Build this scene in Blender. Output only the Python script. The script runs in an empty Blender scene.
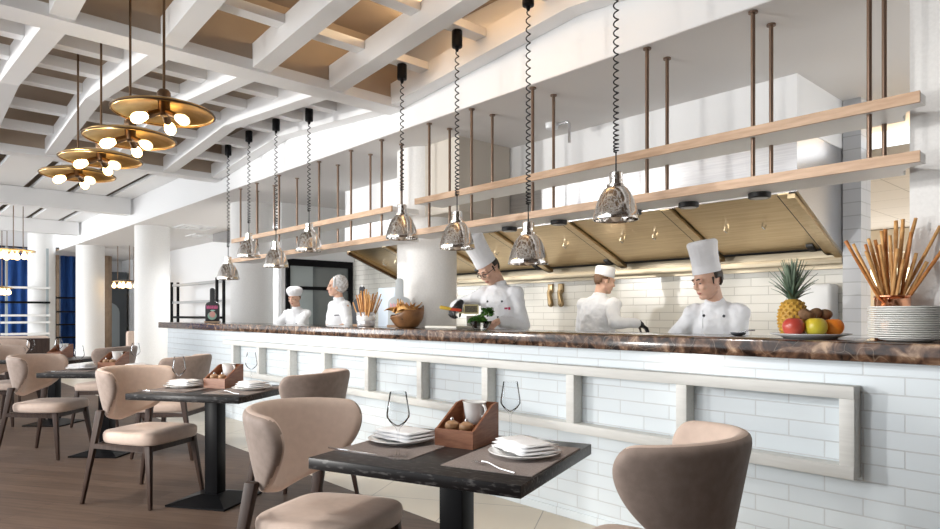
import bpy, bmesh, math, random
from mathutils import Vector, Matrix
from mathutils.bvhtree import BVHTree
random.seed(7)
PI = math.pi
R = math.radians
sc = bpy.context.scene
COL = sc.collection

# ------------------------------------------------------------------ camera
TH = math.atan(650 / 592.0)
cam_d = bpy.data.cameras.new('camera')
cam = bpy.data.objects.new('camera', cam_d)
COL.objects.link(cam)
cam.location = (0, 0, 1.26)
cam.rotation_euler = (PI / 2, 0, TH)
cam_d.sensor_width = 36
cam_d.lens = 36 * 650 / 940
cam_d.shift_y = 49.5 / 940
cam_d.clip_start = 0.05
sc.camera = cam

# ------------------------------------------------------------------ world, lights, exposure
w = bpy.data.worlds.new('world')
sc.world = w
w.use_nodes = True
bg = w.node_tree.nodes['Background']
bg.inputs[0].default_value = (0.92, 0.96, 1.0, 1)
bg.inputs[1].default_value = 2.3
vs = sc.view_settings
vs.view_transform = 'Standard'
vs.look = 'None'
vs.gamma = 1
vs.use_curve_mapping = False
vs.exposure = 0.0


def area(name, loc, target, size, power, color=(1, 1, 1), sy=None):
    d = bpy.data.lights.new(name, 'AREA')
    d.energy = power
    d.color = color
    d.size = size
    if sy:
        d.shape = 'RECTANGLE'
        d.size_y = sy
    o = bpy.data.objects.new(name, d)
    COL.objects.link(o)
    o.location = loc
    o.rotation_euler = (Vector(target) - Vector(loc)).to_track_quat('-Z', 'Y').to_euler()
    return o


def spot(name, loc, target, power, angle, color=(1, 1, 1), radius=0.05, blend=0.5):
    d = bpy.data.lights.new(name, 'SPOT')
    d.energy = power
    d.color = color
    d.spot_size = R(angle)
    d.spot_blend = blend
    d.shadow_soft_size = radius
    o = bpy.data.objects.new(name, d)
    COL.objects.link(o)
    o.location = loc
    o.rotation_euler = (Vector(target) - Vector(loc)).to_track_quat('-Z', 'Y').to_euler()
    return o


spot('key_light', (-9.5, -4.2, 2.7), (-2.4, 4.0, 1.3), 1450, 75, (1, 0.98, 0.95), 0.18)
spot('low_light', (-4.6, -2.2, 0.9), (-2.6, 4.6, 1.8), 260, 75, (1, 0.97, 0.92), 0.1)
area('hood_fill', (-4.6, 4.72, 1.99), (-4.6, 5.5, 1.1), 5.0, 14, (1, 0.95, 0.86), 0.06)  # added fill under the hood to brighten the back wall, no fixture
spot('kitchen_fill_far', (-10.7, 4.9, 2.8), (-10.7, 4.9, 0), 260, 165, (0.95, 0.97, 1.0), 0.1)  # added fill for the far kitchen, no fixture modelled
area('bounce_light', (-4.2, -1.7, 0.6), (-4.8, 2.0, 3.4), 1.6, 26, (1, 0.99, 0.97))  # added uplight standing in for flash bounced onto the ceiling
spot('table_fill', (-1.5, 0.9, 3.3), (-1.8, 1.6, 0.7), 330, 70, (1, 0.96, 0.9), 0.25, 1.0)  # added overhead fill for the near table, out of frame
spot('table_fill_far', (-4.9, 0.25, 3.1), (-4.9, 1.5, 0.6), 300, 80, (1, 0.95, 0.88), 0.25, 1.0)  # added overhead fill for the further tables, out of frame
spot('wall_fill', (-2.7, -0.6, 2.7), (-0.95, 3.7, 1.55), 300, 34, (1, 0.98, 0.96), 0.12, 0.9)  # added fill aimed at the right wall and plates, out of frame
spot('column_fill', (-3.6, -0.5, 2.1), (-6.6, 4.2, 1.75), 260, 50, (1, 0.99, 0.97), 0.3, 1.0)  # added fill that lifts the grey columns, out of frame
spot('pass_fill', (-8.0, 3.66, 2.75), (-7.4, 4.4, 1.2), 70, 110, (1, 0.98, 0.95), 0.04, 0.8)  # added fill to brighten the two women's jackets
area('side_room_light', (-1.2, 7.2, 2.6), (-1.2, 7.2, 0), 1.0, 60, (1, 0.82, 0.55))
area('far_room_fill', (-17.0, -3.3, 1.6), (-17.0, 3.0, 2.0), 7.0, 420, (0.95, 0.98, 1.0), 2.4)  # added fill for the far end of the room, no window there
area('ceiling_cove_light', (-3.2, 3.0, 3.45), (-3.3, 2.4, 3.85), 1.6, 16, (1, 0.72, 0.42), 0.2)

# ------------------------------------------------------------------ mesh helpers


class MB:
    def __init__(s):
        s.v = []
        s.f = []
        s.mi = []

    def add(s, vs_, fs, mi=0):
        b = len(s.v)
        s.v += [tuple(p) for p in vs_]
        for f in fs:
            s.f.append(tuple(b + i for i in f))
            s.mi.append(mi)
        return s

    def box(s, x0, x1, y0, y1, z0, z1, mi=0):
        vs_ = [(x, y, z) for z in (z0, z1) for y in (y0, y1) for x in (x0, x1)]
        return s.add(vs_, [(0, 2, 3, 1), (4, 5, 7, 6), (0, 1, 5, 4), (2, 6, 7, 3), (0, 4, 6, 2), (1, 3, 7, 5)], mi)

    def rings(s, rings, caps=True, closed=False, mi=0):
        n = len(rings[0])
        vs_ = [p for r in rings for p in r]
        fs = []
        m = len(rings)
        for i in range(m if closed else m - 1):
            a, b = i * n, ((i + 1) % m) * n
            for j in range(n):
                k = (j + 1) % n
                fs.append((a + j, a + k, b + k, b + j))
        if caps and not closed:
            fs.append(tuple(range(n - 1, -1, -1)))
            fs.append(tuple((m - 1) * n + j for j in range(n)))
        return s.add(vs_, fs, mi)

    def lathe(s, prof, seg=28, c=(0, 0, 0), mi=0, caps=True, wob=None):
        rr = []
        for i, (r, z) in enumerate(prof):
            ring = []
            for j in range(seg):
                a = 2 * PI * j / seg
                q = r * (wob(a, i) if wob else 1)
                ring.append((c[0] + q * math.cos(a), c[1] + q * math.sin(a), c[2] + z))
            rr.append(ring)
        return s.rings(rr, caps, mi=mi)

    def tube(s, pts, rad, seg=8, mi=0, closed=False):
        pts = [Vector(p) for p in pts]
        n = len(pts)
        rr = []
        up = None
        for i, p in enumerate(pts):
            if closed:
                t = (pts[(i + 1) % n] - pts[i - 1]).normalized()
            else:
                t = (pts[min(i + 1, n - 1)] - pts[max(i - 1, 0)]).normalized()
            if up is None:
                up = Vector((0, 0, 1)) if abs(t.z) < 0.9 else Vector((1, 0, 0))
            u = (up - t * up.dot(t))
            if u.length < 1e-6:
                u = t.orthogonal()
            u.normalize()
            up = u
            v = t.cross(u)
            r = rad[i] if isinstance(rad, (list, tuple)) else rad
            rr.append([p + (u * math.cos(2 * PI * k / seg) + v * math.sin(2 * PI * k / seg)) * r for k in range(seg)])
        return s.rings(rr, True, closed, mi)

    def ell(s, c, r, rot=None, nu=14, nv=9, mi=0):
        rr = []
        M = rot if rot is not None else Matrix.Identity(3)
        c = Vector(c)
        for i in range(nv):
            th = -PI / 2 + PI * (i + 0.25) / (nv - 0.5)
            rr.append([c + M @ Vector((r[0] * math.cos(th) * math.cos(2 * PI * j / nu), r[1] * math.cos(th) * math.sin(2 * PI * j / nu), r[2] * math.sin(th))) for j in range(nu)])
        return s.rings(rr, True, mi=mi)

    def cap(s, a, b, ra, rb, seg=14, mi=0):
        """tapered capsule"""
        a, b = Vector(a), Vector(b)
        t = (b - a)
        L = t.length
        t.normalize()
        u = t.orthogonal().normalized()
        v = t.cross(u)
        rr = []
        N = 4
        for i in range(N):
            th = -PI / 2 + (i + 0.3) * (PI / 2) / N
            rr.append((a + t * ra * math.sin(th), ra * math.cos(th)))
        rr.append((a, ra))
        rr.append((b, rb))
        for i in range(N):
            th = (i + 0.7) * (PI / 2) / N
            rr.append((b + t * rb * math.sin(th), rb * math.cos(th)))
        return s.rings([[c + (u * math.cos(2 * PI * k / seg) + v * math.sin(2 * PI * k / seg)) * r for k in range(seg)] for c, r in rr], True, mi=mi)

    def prism(s, poly, axis, a, b, mi=0):
        """polygon (2D list) extruded along axis 'x','y','z' from a to b"""
        def mk(p, t):
            return {'x': (t, p[0], p[1]), 'y': (p[0], t, p[1]), 'z': (p[0], p[1], t)}[axis]
        return s.rings([[mk(p, a) for p in poly], [mk(p, b) for p in poly]], True, mi=mi)

    def build(s, name, mats, parent=None, smooth=False, bevel=0, loc=None, bseg=2, angle=40):
        me = bpy.data.meshes.new(name)
        me.from_pydata(s.v, [], s.f)
        bm = bmesh.new()
        bm.from_mesh(me)
        bmesh.ops.recalc_face_normals(bm, faces=bm.faces)
        if bevel:
            es = [e for e in bm.edges if len(e.link_faces) == 2 and e.calc_face_angle(0) > R(30)]
            bmesh.ops.bevel(bm, geom=es, offset=bevel, segments=bseg, affect='EDGES', profile=0.5, clamp_overlap=True)
        bm.to_mesh(me)
        bm.free()
        if not bevel:
            for p, m in zip(me.polygons, s.mi):
                p.material_index = m
        for m in (mats if isinstance(mats, (list, tuple)) else [mats]):
            me.materials.append(m)
        o = bpy.data.objects.new(name, me)
        COL.objects.link(o)
        if smooth or bevel:
            for p in me.polygons:
                p.use_smooth = True
            if smooth != 'all':
                me.set_sharp_from_angle(angle=R(angle))
        if parent:
            o.parent = parent
        if loc:
            o.location = loc
        return o


def bake(o, mods):
    """apply modifiers to a mesh object: list of (type, dict)"""
    ms = []
    for t, kw in mods:
        m = o.modifiers.new(t, t)
        for k, v in kw.items():
            setattr(m, k, v)
        ms.append(m)
    dg = bpy.context.evaluated_depsgraph_get()
    dg.update()
    me = bpy.data.meshes.new_from_object(o.evaluated_get(dg))
    for m in ms:
        o.modifiers.remove(m)
    old = o.data
    o.data = me
    me.name = old.name
    bpy.data.meshes.remove(old)
    return o


def thing(name, label, cat, loc=(0, 0, 0), rz=0, group=None):
    o = bpy.data.objects.new(name, None)
    o.empty_display_size = 0.1
    COL.objects.link(o)
    o.location = loc
    o.rotation_euler = (0, 0, rz)
    return tag(o, label, cat, group)


def tag(o, label, cat, group=None):
    o['label'] = label
    o['category'] = cat
    if group:
        o['group'] = group
    return o


def struct(o):
    o['kind'] = 'structure'
    return o


def dup(root, loc, rz, label, group=None):
    r = root.copy()
    COL.objects.link(r)
    r.location = loc
    r.rotation_euler = (0, 0, rz)
    r['label'] = label
    if group:
        r['group'] = group

    def rec(a, b):
        for ch in list(a.children):
            c = ch.copy()
            COL.objects.link(c)
            c.parent = b
            rec(ch, c)
    rec(root, r)
    return r


# ------------------------------------------------------------------ materials
def mat(name, col, rough=0.5, metal=0.0, **kw):
    m = bpy.data.materials.new(name)
    m.use_nodes = True
    b = m.node_tree.nodes['Principled BSDF']
    b.inputs['Base Color'].default_value = (*col, 1)
    b.inputs['Roughness'].default_value = rough
    b.inputs['Metallic'].default_value = metal
    for k, v in kw.items():
        b.inputs[k].default_value = v
    return m


def nodes(m):
    nt = m.node_tree
    return nt, nt.nodes, nt.links, nt.nodes['Principled BSDF']


def coords(nt, rot=(0, 0, 0), scale=(1, 1, 1)):
    tc = nt.nodes.new('ShaderNodeTexCoord')
    mp = nt.nodes.new('ShaderNodeMapping')
    mp.inputs['Rotation'].default_value = rot
    mp.inputs['Scale'].default_value = scale
    nt.links.new(tc.outputs['Object'], mp.inputs['Vector'])
    return mp.outputs['Vector']


def noise_mat(name, c1, c2, scale, rough=0.5, metal=0, bump=0.0, stretch=(1, 1, 1), lo=0.35, hi=0.65, detail=4, rot=(0, 0, 0), bscale=None, **kw):
    m = mat(name, c1, rough, metal, **kw)
    nt, N, L, b = nodes(m)
    v = coords(nt, rot, stretch)
    n = N.new('ShaderNodeTexNoise')
    n.inputs['Scale'].default_value = scale
    n.inputs['Detail'].default_value = detail
    L.new(v, n.inputs['Vector'])
    r = N.new('ShaderNodeValToRGB')
    r.color_ramp.elements[0].position = lo
    r.color_ramp.elements[1].position = hi
    r.color_ramp.elements[0].color = (*c1, 1)
    r.color_ramp.elements[1].color = (*c2, 1)
    L.new(n.outputs['Fac'], r.inputs['Fac'])
    L.new(r.outputs['Color'], b.inputs['Base Color'])
    if bump:
        bp = N.new('ShaderNodeBump')
        bp.inputs['Strength'].default_value = bump
        bp.inputs['Distance'].default_value = 0.01
        src = n
        if bscale:
            src = N.new('ShaderNodeTexNoise')
            src.inputs['Scale'].default_value = bscale
            L.new(v, src.inputs['Vector'])
        L.new(src.outputs['Fac'], bp.inputs['Height'])
        L.new(bp.outputs['Normal'], b.inputs['Normal'])
    return m


def brick_mat(name, c1, c2, mortar, bw, bh, ms, axes='xz', rough=0.3, rot=0, bump=0.4, offset=0.5, streak=0):
    m = mat(name, c1, rough)
    nt, N, L, b = nodes(m)
    tc = N.new('ShaderNodeTexCoord')
    sp = N.new('ShaderNodeSeparateXYZ')
    L.new(tc.outputs['Object'], sp.inputs[0])
    cb = N.new('ShaderNodeCombineXYZ')
    L.new(sp.outputs[axes[0].upper()], cb.inputs['X'])
    L.new(sp.outputs[axes[1].upper()], cb.inputs['Y'])
    mp = N.new('ShaderNodeMapping')
    mp.inputs['Rotation'].default_value = (0, 0, rot)
    L.new(cb.outputs[0], mp.inputs['Vector'])
    t = N.new('ShaderNodeTexBrick')
    t.offset = offset
    t.inputs['Scale'].default_value = 1
    t.inputs['Brick Width'].default_value = bw
    t.inputs['Row Height'].default_value = bh
    t.inputs['Mortar Size'].default_value = ms
    t.inputs['Mortar Smooth'].default_value = 0.2
    t.inputs['Bias'].default_value = 0
    t.inputs['Color1'].default_value = (*c1, 1)
    t.inputs['Color2'].default_value = (*c2, 1)
    t.inputs['Mortar'].default_value = (*mortar, 1)
    L.new(mp.outputs[0], t.inputs['Vector'])
    colout = t.outputs['Color']
    if streak:
        n = N.new('ShaderNodeTexNoise')
        n.inputs['Scale'].default_value = 1
        n.inputs['Detail'].default_value = 6
        m2 = N.new('ShaderNodeMapping')
        m2.inputs['Scale'].default_value = (3, 40, 1)
        L.new(mp.outputs[0], m2.inputs['Vector'])
        L.new(m2.outputs[0], n.inputs['Vector'])
        mx = N.new('ShaderNodeMix')
        mx.data_type = 'RGBA'
        mx.blend_type = 'MULTIPLY'
        mx.inputs['Factor'].default_value = streak
        L.new(colout, mx.inputs['A'])
        rr = N.new('ShaderNodeValToRGB')
        rr.color_ramp.elements[0].position = 0.3
        rr.color_ramp.elements[1].position = 0.7
        rr.color_ramp.elements[0].color = (0.35, 0.33, 0.32, 1)
        L.new(n.outputs['Fac'], rr.inputs['Fac'])
        L.new(rr.outputs['Color'], mx.inputs['B'])
        colout = mx.outputs['Result']
    L.new(colout, b.inputs['Base Color'])
    bp = N.new('ShaderNodeBump')
    bp.invert = True
    bp.inputs['Strength'].default_value = bump
    bp.inputs['Distance'].default_value = 0.004
    L.new(t.outputs['Fac'], bp.inputs['Height'])
    L.new(bp.outputs['Normal'], b.inputs['Normal'])
    return m


def emit(name, col, strength):
    m = mat(name, col, 0.4)
    b = m.node_tree.nodes['Principled BSDF']
    b.inputs['Emission Color'].default_value = (*col, 1)
    b.inputs['Emission Strength'].default_value = strength
    return m


WHITE = mat('white_paint', (0.84, 0.84, 0.84), 0.55)
RIBW = mat('white_lacquer', (0.86, 0.86, 0.86), 0.4)
COLW = noise_mat('white_plaster', (0.80, 0.79, 0.77), (0.84, 0.83, 0.81), 60, 0.7, bump=0.15)
BEIGEC = noise_mat('beige_ceiling_paint', (0.42, 0.34, 0.27), (0.46, 0.37, 0.29), 3, 0.8)
SOFFIT = mat('soffit_paint', (0.72, 0.70, 0.69), 0.7)
BRICKW = brick_mat('white_glazed_brick', (0.78, 0.845, 0.88), (0.745, 0.81, 0.85), (0.66, 0.69, 0.71), 0.312, 0.0765, 0.003, 'xz', 0.18, bump=0.7)
BRICKK = brick_mat('cream_kitchen_brick', (0.80, 0.78, 0.72), (0.76, 0.74, 0.68), (0.55, 0.53, 0.48), 0.30, 0.075, 0.003, 'xz', 0.2, bump=0.6)
BRICKS = brick_mat('grey_side_brick', (0.55, 0.56, 0.58), (0.52, 0.53, 0.56), (0.38, 0.39, 0.40), 0.30, 0.1, 0.004, 'yz', 0.3)
WOODFL = brick_mat('walnut_plank_floor', (0.150, 0.098, 0.070), (0.108, 0.070, 0.050), (0.05, 0.035, 0.028), 1.6, 0.14, 0.002, 'xy', 0.5, rot=R(-33), bump=0.2, offset=0.37, streak=0.55)
WOODFL.node_tree.nodes['Principled BSDF'].inputs['Specular IOR Level'].default_value = 0.25
TILEFL = brick_mat('beige_floor_tile', (0.66, 0.58, 0.46), (0.62, 0.545, 0.43), (0.35, 0.30, 0.24), 0.6, 0.6, 0.004, 'xy', 0.3, rot=R(-33), offset=0.0)
STEEL = noise_mat('brushed_steel', (0.60, 0.60, 0.62), (0.70, 0.70, 0.71), 4, 0.28, 1.0, stretch=(1, 30, 30))
STEELG = noise_mat('warm_lit_steel_filter', (0.62, 0.47, 0.28), (0.72, 0.57, 0.36), 3, 0.3, 1.0, stretch=(1, 20, 20))  # oily steel with warm lamp reflections put into the base colour
CHROME = noise_mat('hammered_chrome', (0.80, 0.78, 0.75), (0.86, 0.83, 0.80), 8, 0.07, 1.0, bump=0.35, bscale=22)
BRASS = noise_mat('aged_brass', (0.62, 0.40, 0.14), (0.75, 0.52, 0.22), 14, 0.28, 1.0)
BRONZE = mat('dark_bronze', (0.16, 0.10, 0.06), 0.35, 1.0)
POLE = mat('antique_bronze_pole', (0.22, 0.15, 0.11), 0.4, 0.8)
COPPER = mat('polished_copper', (0.80, 0.40, 0.24), 0.16, 1.0)
SHELFWOOD = noise_mat('shelf_edge_wood', (0.50, 0.32, 0.20), (0.64, 0.44, 0.29), 6, 0.5, stretch=(1, 8, 8))
SHELFW = mat('shelf_white', (0.84, 0.83, 0.81), 0.4)
STEELT = noise_mat('warm_steel_gutter', (0.40, 0.34, 0.25), (0.50, 0.43, 0.32), 4, 0.45, 1.0, stretch=(1, 30, 30))
RAILW = noise_mat('pale_grey_wood', (0.70, 0.70, 0.67), (0.76, 0.76, 0.73), 5, 0.5, stretch=(1, 12, 12))
BLACK = mat('black_metal', (0.008, 0.008, 0.009), 0.35, **{'Specular IOR Level': 0.08})
HOOKM = mat('bronze_hook', (0.34, 0.25, 0.14), 0.35, 0.9)
BLACKP = mat('black_plastic', (0.016, 0.016, 0.017), 0.45)
DARKM = mat('charcoal_board', (0.045, 0.05, 0.06), 0.6)
TABLE = noise_mat('black_oak_table', (0.014, 0.012, 0.012), (0.16, 0.15, 0.145), 9, 0.3, stretch=(2.5, 14, 8), lo=0.55, hi=0.78, detail=7, **{'Specular IOR Level': 0.18})
LEG = noise_mat('dark_walnut', (0.036, 0.020, 0.015), (0.055, 0.032, 0.023), 9, 0.45, stretch=(8, 8, 1), **{'Specular IOR Level': 0.2})
FAB = noise_mat('blush_velvet', (0.58, 0.45, 0.375), (0.62, 0.485, 0.405), 30, 0.75, bump=0.08, bscale=300, **{'Sheen Weight': 0.12, 'Sheen Roughness': 0.4})
FABO = noise_mat('shaded_blush_velvet', (0.27, 0.205, 0.17), (0.32, 0.245, 0.205), 30, 0.7, bump=0.08, bscale=300, **{'Sheen Weight': 0.12, 'Sheen Roughness': 0.4})  # same blush velvet, with the shade of the outer back put into its colour
MATF = noise_mat('woven_placemat', (0.24, 0.20, 0.185), (0.34, 0.29, 0.27), 180, 0.8, bump=0.3, stretch=(1, 3, 1))
CERAM = mat('white_ceramic', (0.86, 0.86, 0.85), 0.12, **{'Coat Weight': 0.3})
NAPKIN = noise_mat('white_linen', (0.86, 0.86, 0.87), (0.82, 0.82, 0.83), 200, 0.8, bump=0.1)
CADDYW = noise_mat('red_brown_wood', (0.23, 0.085, 0.042), (0.33, 0.14, 0.07), 7, 0.4, stretch=(2, 2, 14))
MILLW = noise_mat('mill_wood', (0.36, 0.2, 0.10), (0.46, 0.27, 0.15), 12, 0.35)
CUT = mat('cutlery_steel', (0.75, 0.75, 0.77), 0.16, 1.0)
GLASS = bpy.data.materials.new('clear_glass')
GLASS.use_nodes = True
_nt = GLASS.node_tree
_nt.nodes.remove(_nt.nodes['Principled BSDF'])
_tr = _nt.nodes.new('ShaderNodeBsdfTransparent')
_tr.inputs[0].default_value = (0.975, 0.98, 0.985, 1)
_gl = _nt.nodes.new('ShaderNodeBsdfGlossy')
_gl.inputs['Roughness'].default_value = 0.02
_fr = _nt.nodes.new('ShaderNodeFresnel')
_fr.inputs[0].default_value = 1.10
_mx = _nt.nodes.new('ShaderNodeMixShader')
_nt.links.new(_fr.outputs[0], _mx.inputs[0])
_nt.links.new(_tr.outputs[0], _mx.inputs[1])
_nt.links.new(_gl.outputs[0], _mx.inputs[2])
_nt.links.new(_mx.outputs[0], _nt.nodes['Material Output'].inputs[0])
SKIN = noise_mat('skin', (0.66, 0.40, 0.29), (0.72, 0.45, 0.33), 25, 0.5, **{'Subsurface Weight': 0.08})
LIPS = mat('lips', (0.50, 0.20, 0.16), 0.4)
HAIR = noise_mat('dark_hair', (0.02, 0.014, 0.01), (0.05, 0.034, 0.024), 60, 0.5)
HAIRB = noise_mat('brown_hair', (0.14, 0.07, 0.035), (0.22, 0.12, 0.06), 60, 0.5)
CLOTH = noise_mat('white_cotton', (0.82, 0.83, 0.86), (0.87, 0.88, 0.90), 9, 0.8, bump=0.5, bscale=14)
HATM = noise_mat('white_hat_cloth', (0.84, 0.84, 0.86), (0.88, 0.88, 0.90), 20, 0.8, bump=0.2)
TROU = noise_mat('dark_trousers', (0.03, 0.03, 0.035), (0.05, 0.05, 0.055), 40, 0.8)
GLOVE = mat('black_glove', (0.012, 0.012, 0.014), 0.35)
BLUEC = noise_mat('blue_curtain_cloth', (0.010, 0.060, 0.24), (0.018, 0.09, 0.33), 8, 0.8, stretch=(1, 1, 0.2))
TANC = noise_mat('tan_curtain_cloth', (0.30, 0.21, 0.14), (0.36, 0.26, 0.18), 8, 0.8)
DGLASS = mat('grey_glass', (0.16, 0.18, 0.18), 0.12, 0.0, **{'Coat Weight': 0.5})
BULB = emit('warm_bulb', (1.0, 0.66, 0.26), 16)
LAMPW = emit('lit_downlight', (1.0, 0.82, 0.55), 12)
APPL = mat('appliance_white', (0.80, 0.81, 0.82), 0.3)
APPLB = mat('appliance_pale_blue', (0.62, 0.70, 0.80), 0.35)


def marble():
    m = mat('brown_marble', (0.1, 0.05, 0.03), 0.12)
    nt, N, L, b = nodes(m)
    v = coords(nt)
    n = N.new('ShaderNodeTexNoise')
    n.inputs['Scale'].default_value = 16
    n.inputs['Detail'].default_value = 9
    n.inputs['Distortion'].default_value = 0.8
    L.new(v, n.inputs['Vector'])
    r = N.new('ShaderNodeValToRGB')
    e = r.color_ramp.elements
    e[0].position = 0.34
    e[0].color = (0.018, 0.010, 0.007, 1)
    e[1].position = 0.74
    e[1].color = (0.52, 0.36, 0.24, 1)
    for p, c in ((0.46, (0.055, 0.028, 0.017, 1)), (0.56, (0.14, 0.075, 0.045, 1)), (0.62, (0.20, 0.12, 0.075, 1))):
        x = e.new(p)
        x.color = c
    L.new(n.outputs['Fac'], r.inputs['Fac'])
    vo = N.new('ShaderNodeTexVoronoi')
    vo.feature = 'DISTANCE_TO_EDGE'
    vo.inputs['Scale'].default_value = 5.5
    nv = N.new('ShaderNodeTexNoise')
    nv.inputs['Scale'].default_value = 5
    L.new(v, nv.inputs['Vector'])
    mv = N.new('ShaderNodeMix')
    mv.data_type = 'VECTOR'
    mv.inputs['Factor'].default_value = 0.35
    L.new(v, mv.inputs['A'])
    L.new(nv.outputs['Color'], mv.inputs['B'])
    L.new(mv.outputs['Result'], vo.inputs['Vector'])
    r2 = N.new('ShaderNodeValToRGB')
    r2.color_ramp.elements[0].position = 0.0
    r2.color_ramp.elements[0].color = (0.3, 0.3, 0.3, 1)
    r2.color_ramp.elements[1].position = 0.012
    r2.color_ramp.elements[1].color = (0, 0, 0, 1)
    L.new(vo.outputs['Distance'], r2.inputs['Fac'])
    mx = N.new('ShaderNodeMix')
    mx.data_type = 'RGBA'
    L.new(r2.outputs['Color'], mx.inputs['Factor'])
    L.new(r.outputs['Color'], mx.inputs['A'])
    mx.inputs['B'].default_value = (0.50, 0.38, 0.28, 1)
    L.new(mx.outputs['Result'], b.inputs['Base Color'])
    return m


MARBLE = marble()

# ================================================================== the room
def sbox(name, x0, x1, y0, y1, z0, z1, m, bevel=0):
    return struct(MB().box(x0, x1, y0, y1, z0, z1).build(name, m, bevel=bevel))


sbox('floor', -24, 2.5, -3.5, 2.5, -0.1, 0, WOODFL)
sbox('floor_tiles', -24, 2.5, 2.5, 3.14, -0.1, 0, TILEFL)
sbox('floor_kitchen', -24, 2.5, 3.14, 9.2, -0.1, 0, TILEFL)
sbox('ceiling', -22, 2.5, -2.2, 3.52, 3.60, 3.70, BEIGEC)
sbox('ceiling_kitchen', -22, 2.5, 3.417, 6.6, 2.88, 2.884, SOFFIT)
sbox('wall_fascia', -19.3, 2.5, 3.415, 3.52, 2.885, 3.60, WHITE)
sbox('wall_back', -22, -1.70, 5.65, 5.75, 0, 2.88, BRICKK)
sbox('wall_far', -22.1, -22, -3.5, 6.6, 0, 3.9, WHITE)
sbox('wall_right', -0.90, 2.4, 3.72, 3.9, 0, 2.88, COLW)
sbox('wall_back_left', -22, -9.0, 5.55, 5.645, 0, 2.88, WHITE)
PANEL = noise_mat('walnut_blocker_panel', (0.10, 0.07, 0.05), (0.14, 0.10, 0.075), 4, 0.6, stretch=(8, 8, 1))
sbox('wall_blocker_right', 2.5, 2.6, -3.5, 3.9, 0, 3.7, PANEL)  # unseen dark wall added to block light from the right
sbox('wall_blocker_behind', -0.6, 2.5, -3.5, -3.4, 0, 3.7, PANEL)  # unseen dark wall added to block light from behind the camera
# brick pier right of the hood, side room beyond
o = sbox('wall_pier', -1.745, -1.62, 5.42, 5.64, 0, 2.88, BRICKS)
sbox('wall_side_room', -5.0, 2.4, 13.0, 13.1, 0, 2.6, mat('cream_wall', (0.66, 0.50, 0.32), 0.7))
sbox('ceiling_side_room', -5.0, 2.4, 5.76, 13.1, 2.45, 2.55, brick_mat('ceiling_panels', (0.72, 0.62, 0.50), (0.70, 0.60, 0.48), (0.45, 0.36, 0.26), 0.6, 0.6, 0.006, 'xy', 0.7, offset=0))
sbox('wall_side_room_left', -5.1, -5.0, 5.8, 13.0, 0, 2.5, WHITE)
sbox('trim_side_lintel', -5.0, 2.4, 10.4, 10.6, 2.12, 2.44, mat('lintel_paint', (0.72, 0.60, 0.44), 0.6))
b = MB().box(-3.9, -3.0, 12.99, 12.995, 1.75, 2.05)
struct(b.build('window_1', emit('lit_pass_window', (1.0, 0.88, 0.6), 2.2)))

# columns
for i, (x, y) in enumerate(((-5.147, 4.1), (-9.302, 4.1), (-12.936, 3.78), (-17.58, 3.75), (-19.7, 3.1))):
    top = 2.88 if i < 3 else (2.88 if i == 3 else 3.60)
    struct(MB().lathe([(0.3, 0), (0.3, top)], 48).build('column', COLW, smooth=True, loc=(x, y, 0)))

# wall box above the hood, block by the column
sbox('wall_hood_box', -7.47, -1.75, 4.57, 5.64, 2.515, 2.88, WHITE)
sbox('wall_column_block', -5.3, -4.43, 3.9, 4.56, 2.2, 2.88, mat('warm_plaster', (0.60, 0.55, 0.48), 0.7))

# lattice ceiling: waved ribs along the counter, cross beams at the valleys, slats between ribs
PER, C0 = 4.09, -0.62


def zig(x):
    t = ((x - C0) / PER) % 1.0
    return 3.06 + 0.165 * (1 - abs(2 * t - 1))


ribs = []
ys = [0.83 + 0.636 * k for k in range(-4, 5)]
ys[-1] = 3.34
brk = sorted(set([-8.85, 2.2] + [C0 - PER * k / 2.0 for k in range(-1, 10) if -8.85 < C0 - PER * k / 2.0 < 2.2]))
for i, y in enumerate(ys):
    m = MB()
    rr = []
    for x in brk:
        z = zig(x)
        rr.append([(x, y - 0.068, z), (x, y + 0.068, z), (x, y + 0.068, z + 0.18), (x, y - 0.068, z + 0.18)])
    m.rings(rr)
    o = struct(m.build('ceiling_beam', RIBW))
    ribs.append(o)
for i in range(len(ys) - 1):
    y0, y1 = ys[i] + 0.07, ys[i + 1] - 0.07
    for k in range(0, 2):
        c = C0 - PER * k
        for j in range(1, 6):
            x = c - 4.09 + 0.566 + 0.67 * (5 - j)
            z = zig(x) + (0.12 if x > -4.7 else 0.09)
            s = MB().box(x - 0.055, x + 0.055, y0, y1, z, z + (0.06 if x > -4.7 else 0.085)).build('slat', RIBW, ribs[i])
for k in range(0, 5):
    c = C0 - PER * k
    x0, x1 = c - 0.11, c + 0.11
    deep = k >= 3
    o = sbox('ceiling_cross_beam', x0, x1, -2.2, 3.36 if deep else 3.41, 3.05, 3.34 if deep else 3.13, RIBW)
    if not deep:
        sbox('ceiling_upstand', x0 + 0.01, x1 - 0.01, -2.2, 3.41, 3.13, 3.60, BEIGEC)
# flat white ceiling boards with dark gaps further along the room
gy = [3.02 - 0.6 * k for k in range(9)]
edges = [3.41] + [v for g in gy for v in (g + 0.06, g - 0.06)] + [-2.2]
for k in range(0, len(edges) - 1, 2):
    sbox('ceiling_board', -19.3, -8.78, edges[k + 1], edges[k], 3.345, 3.40, RIBW)
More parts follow.
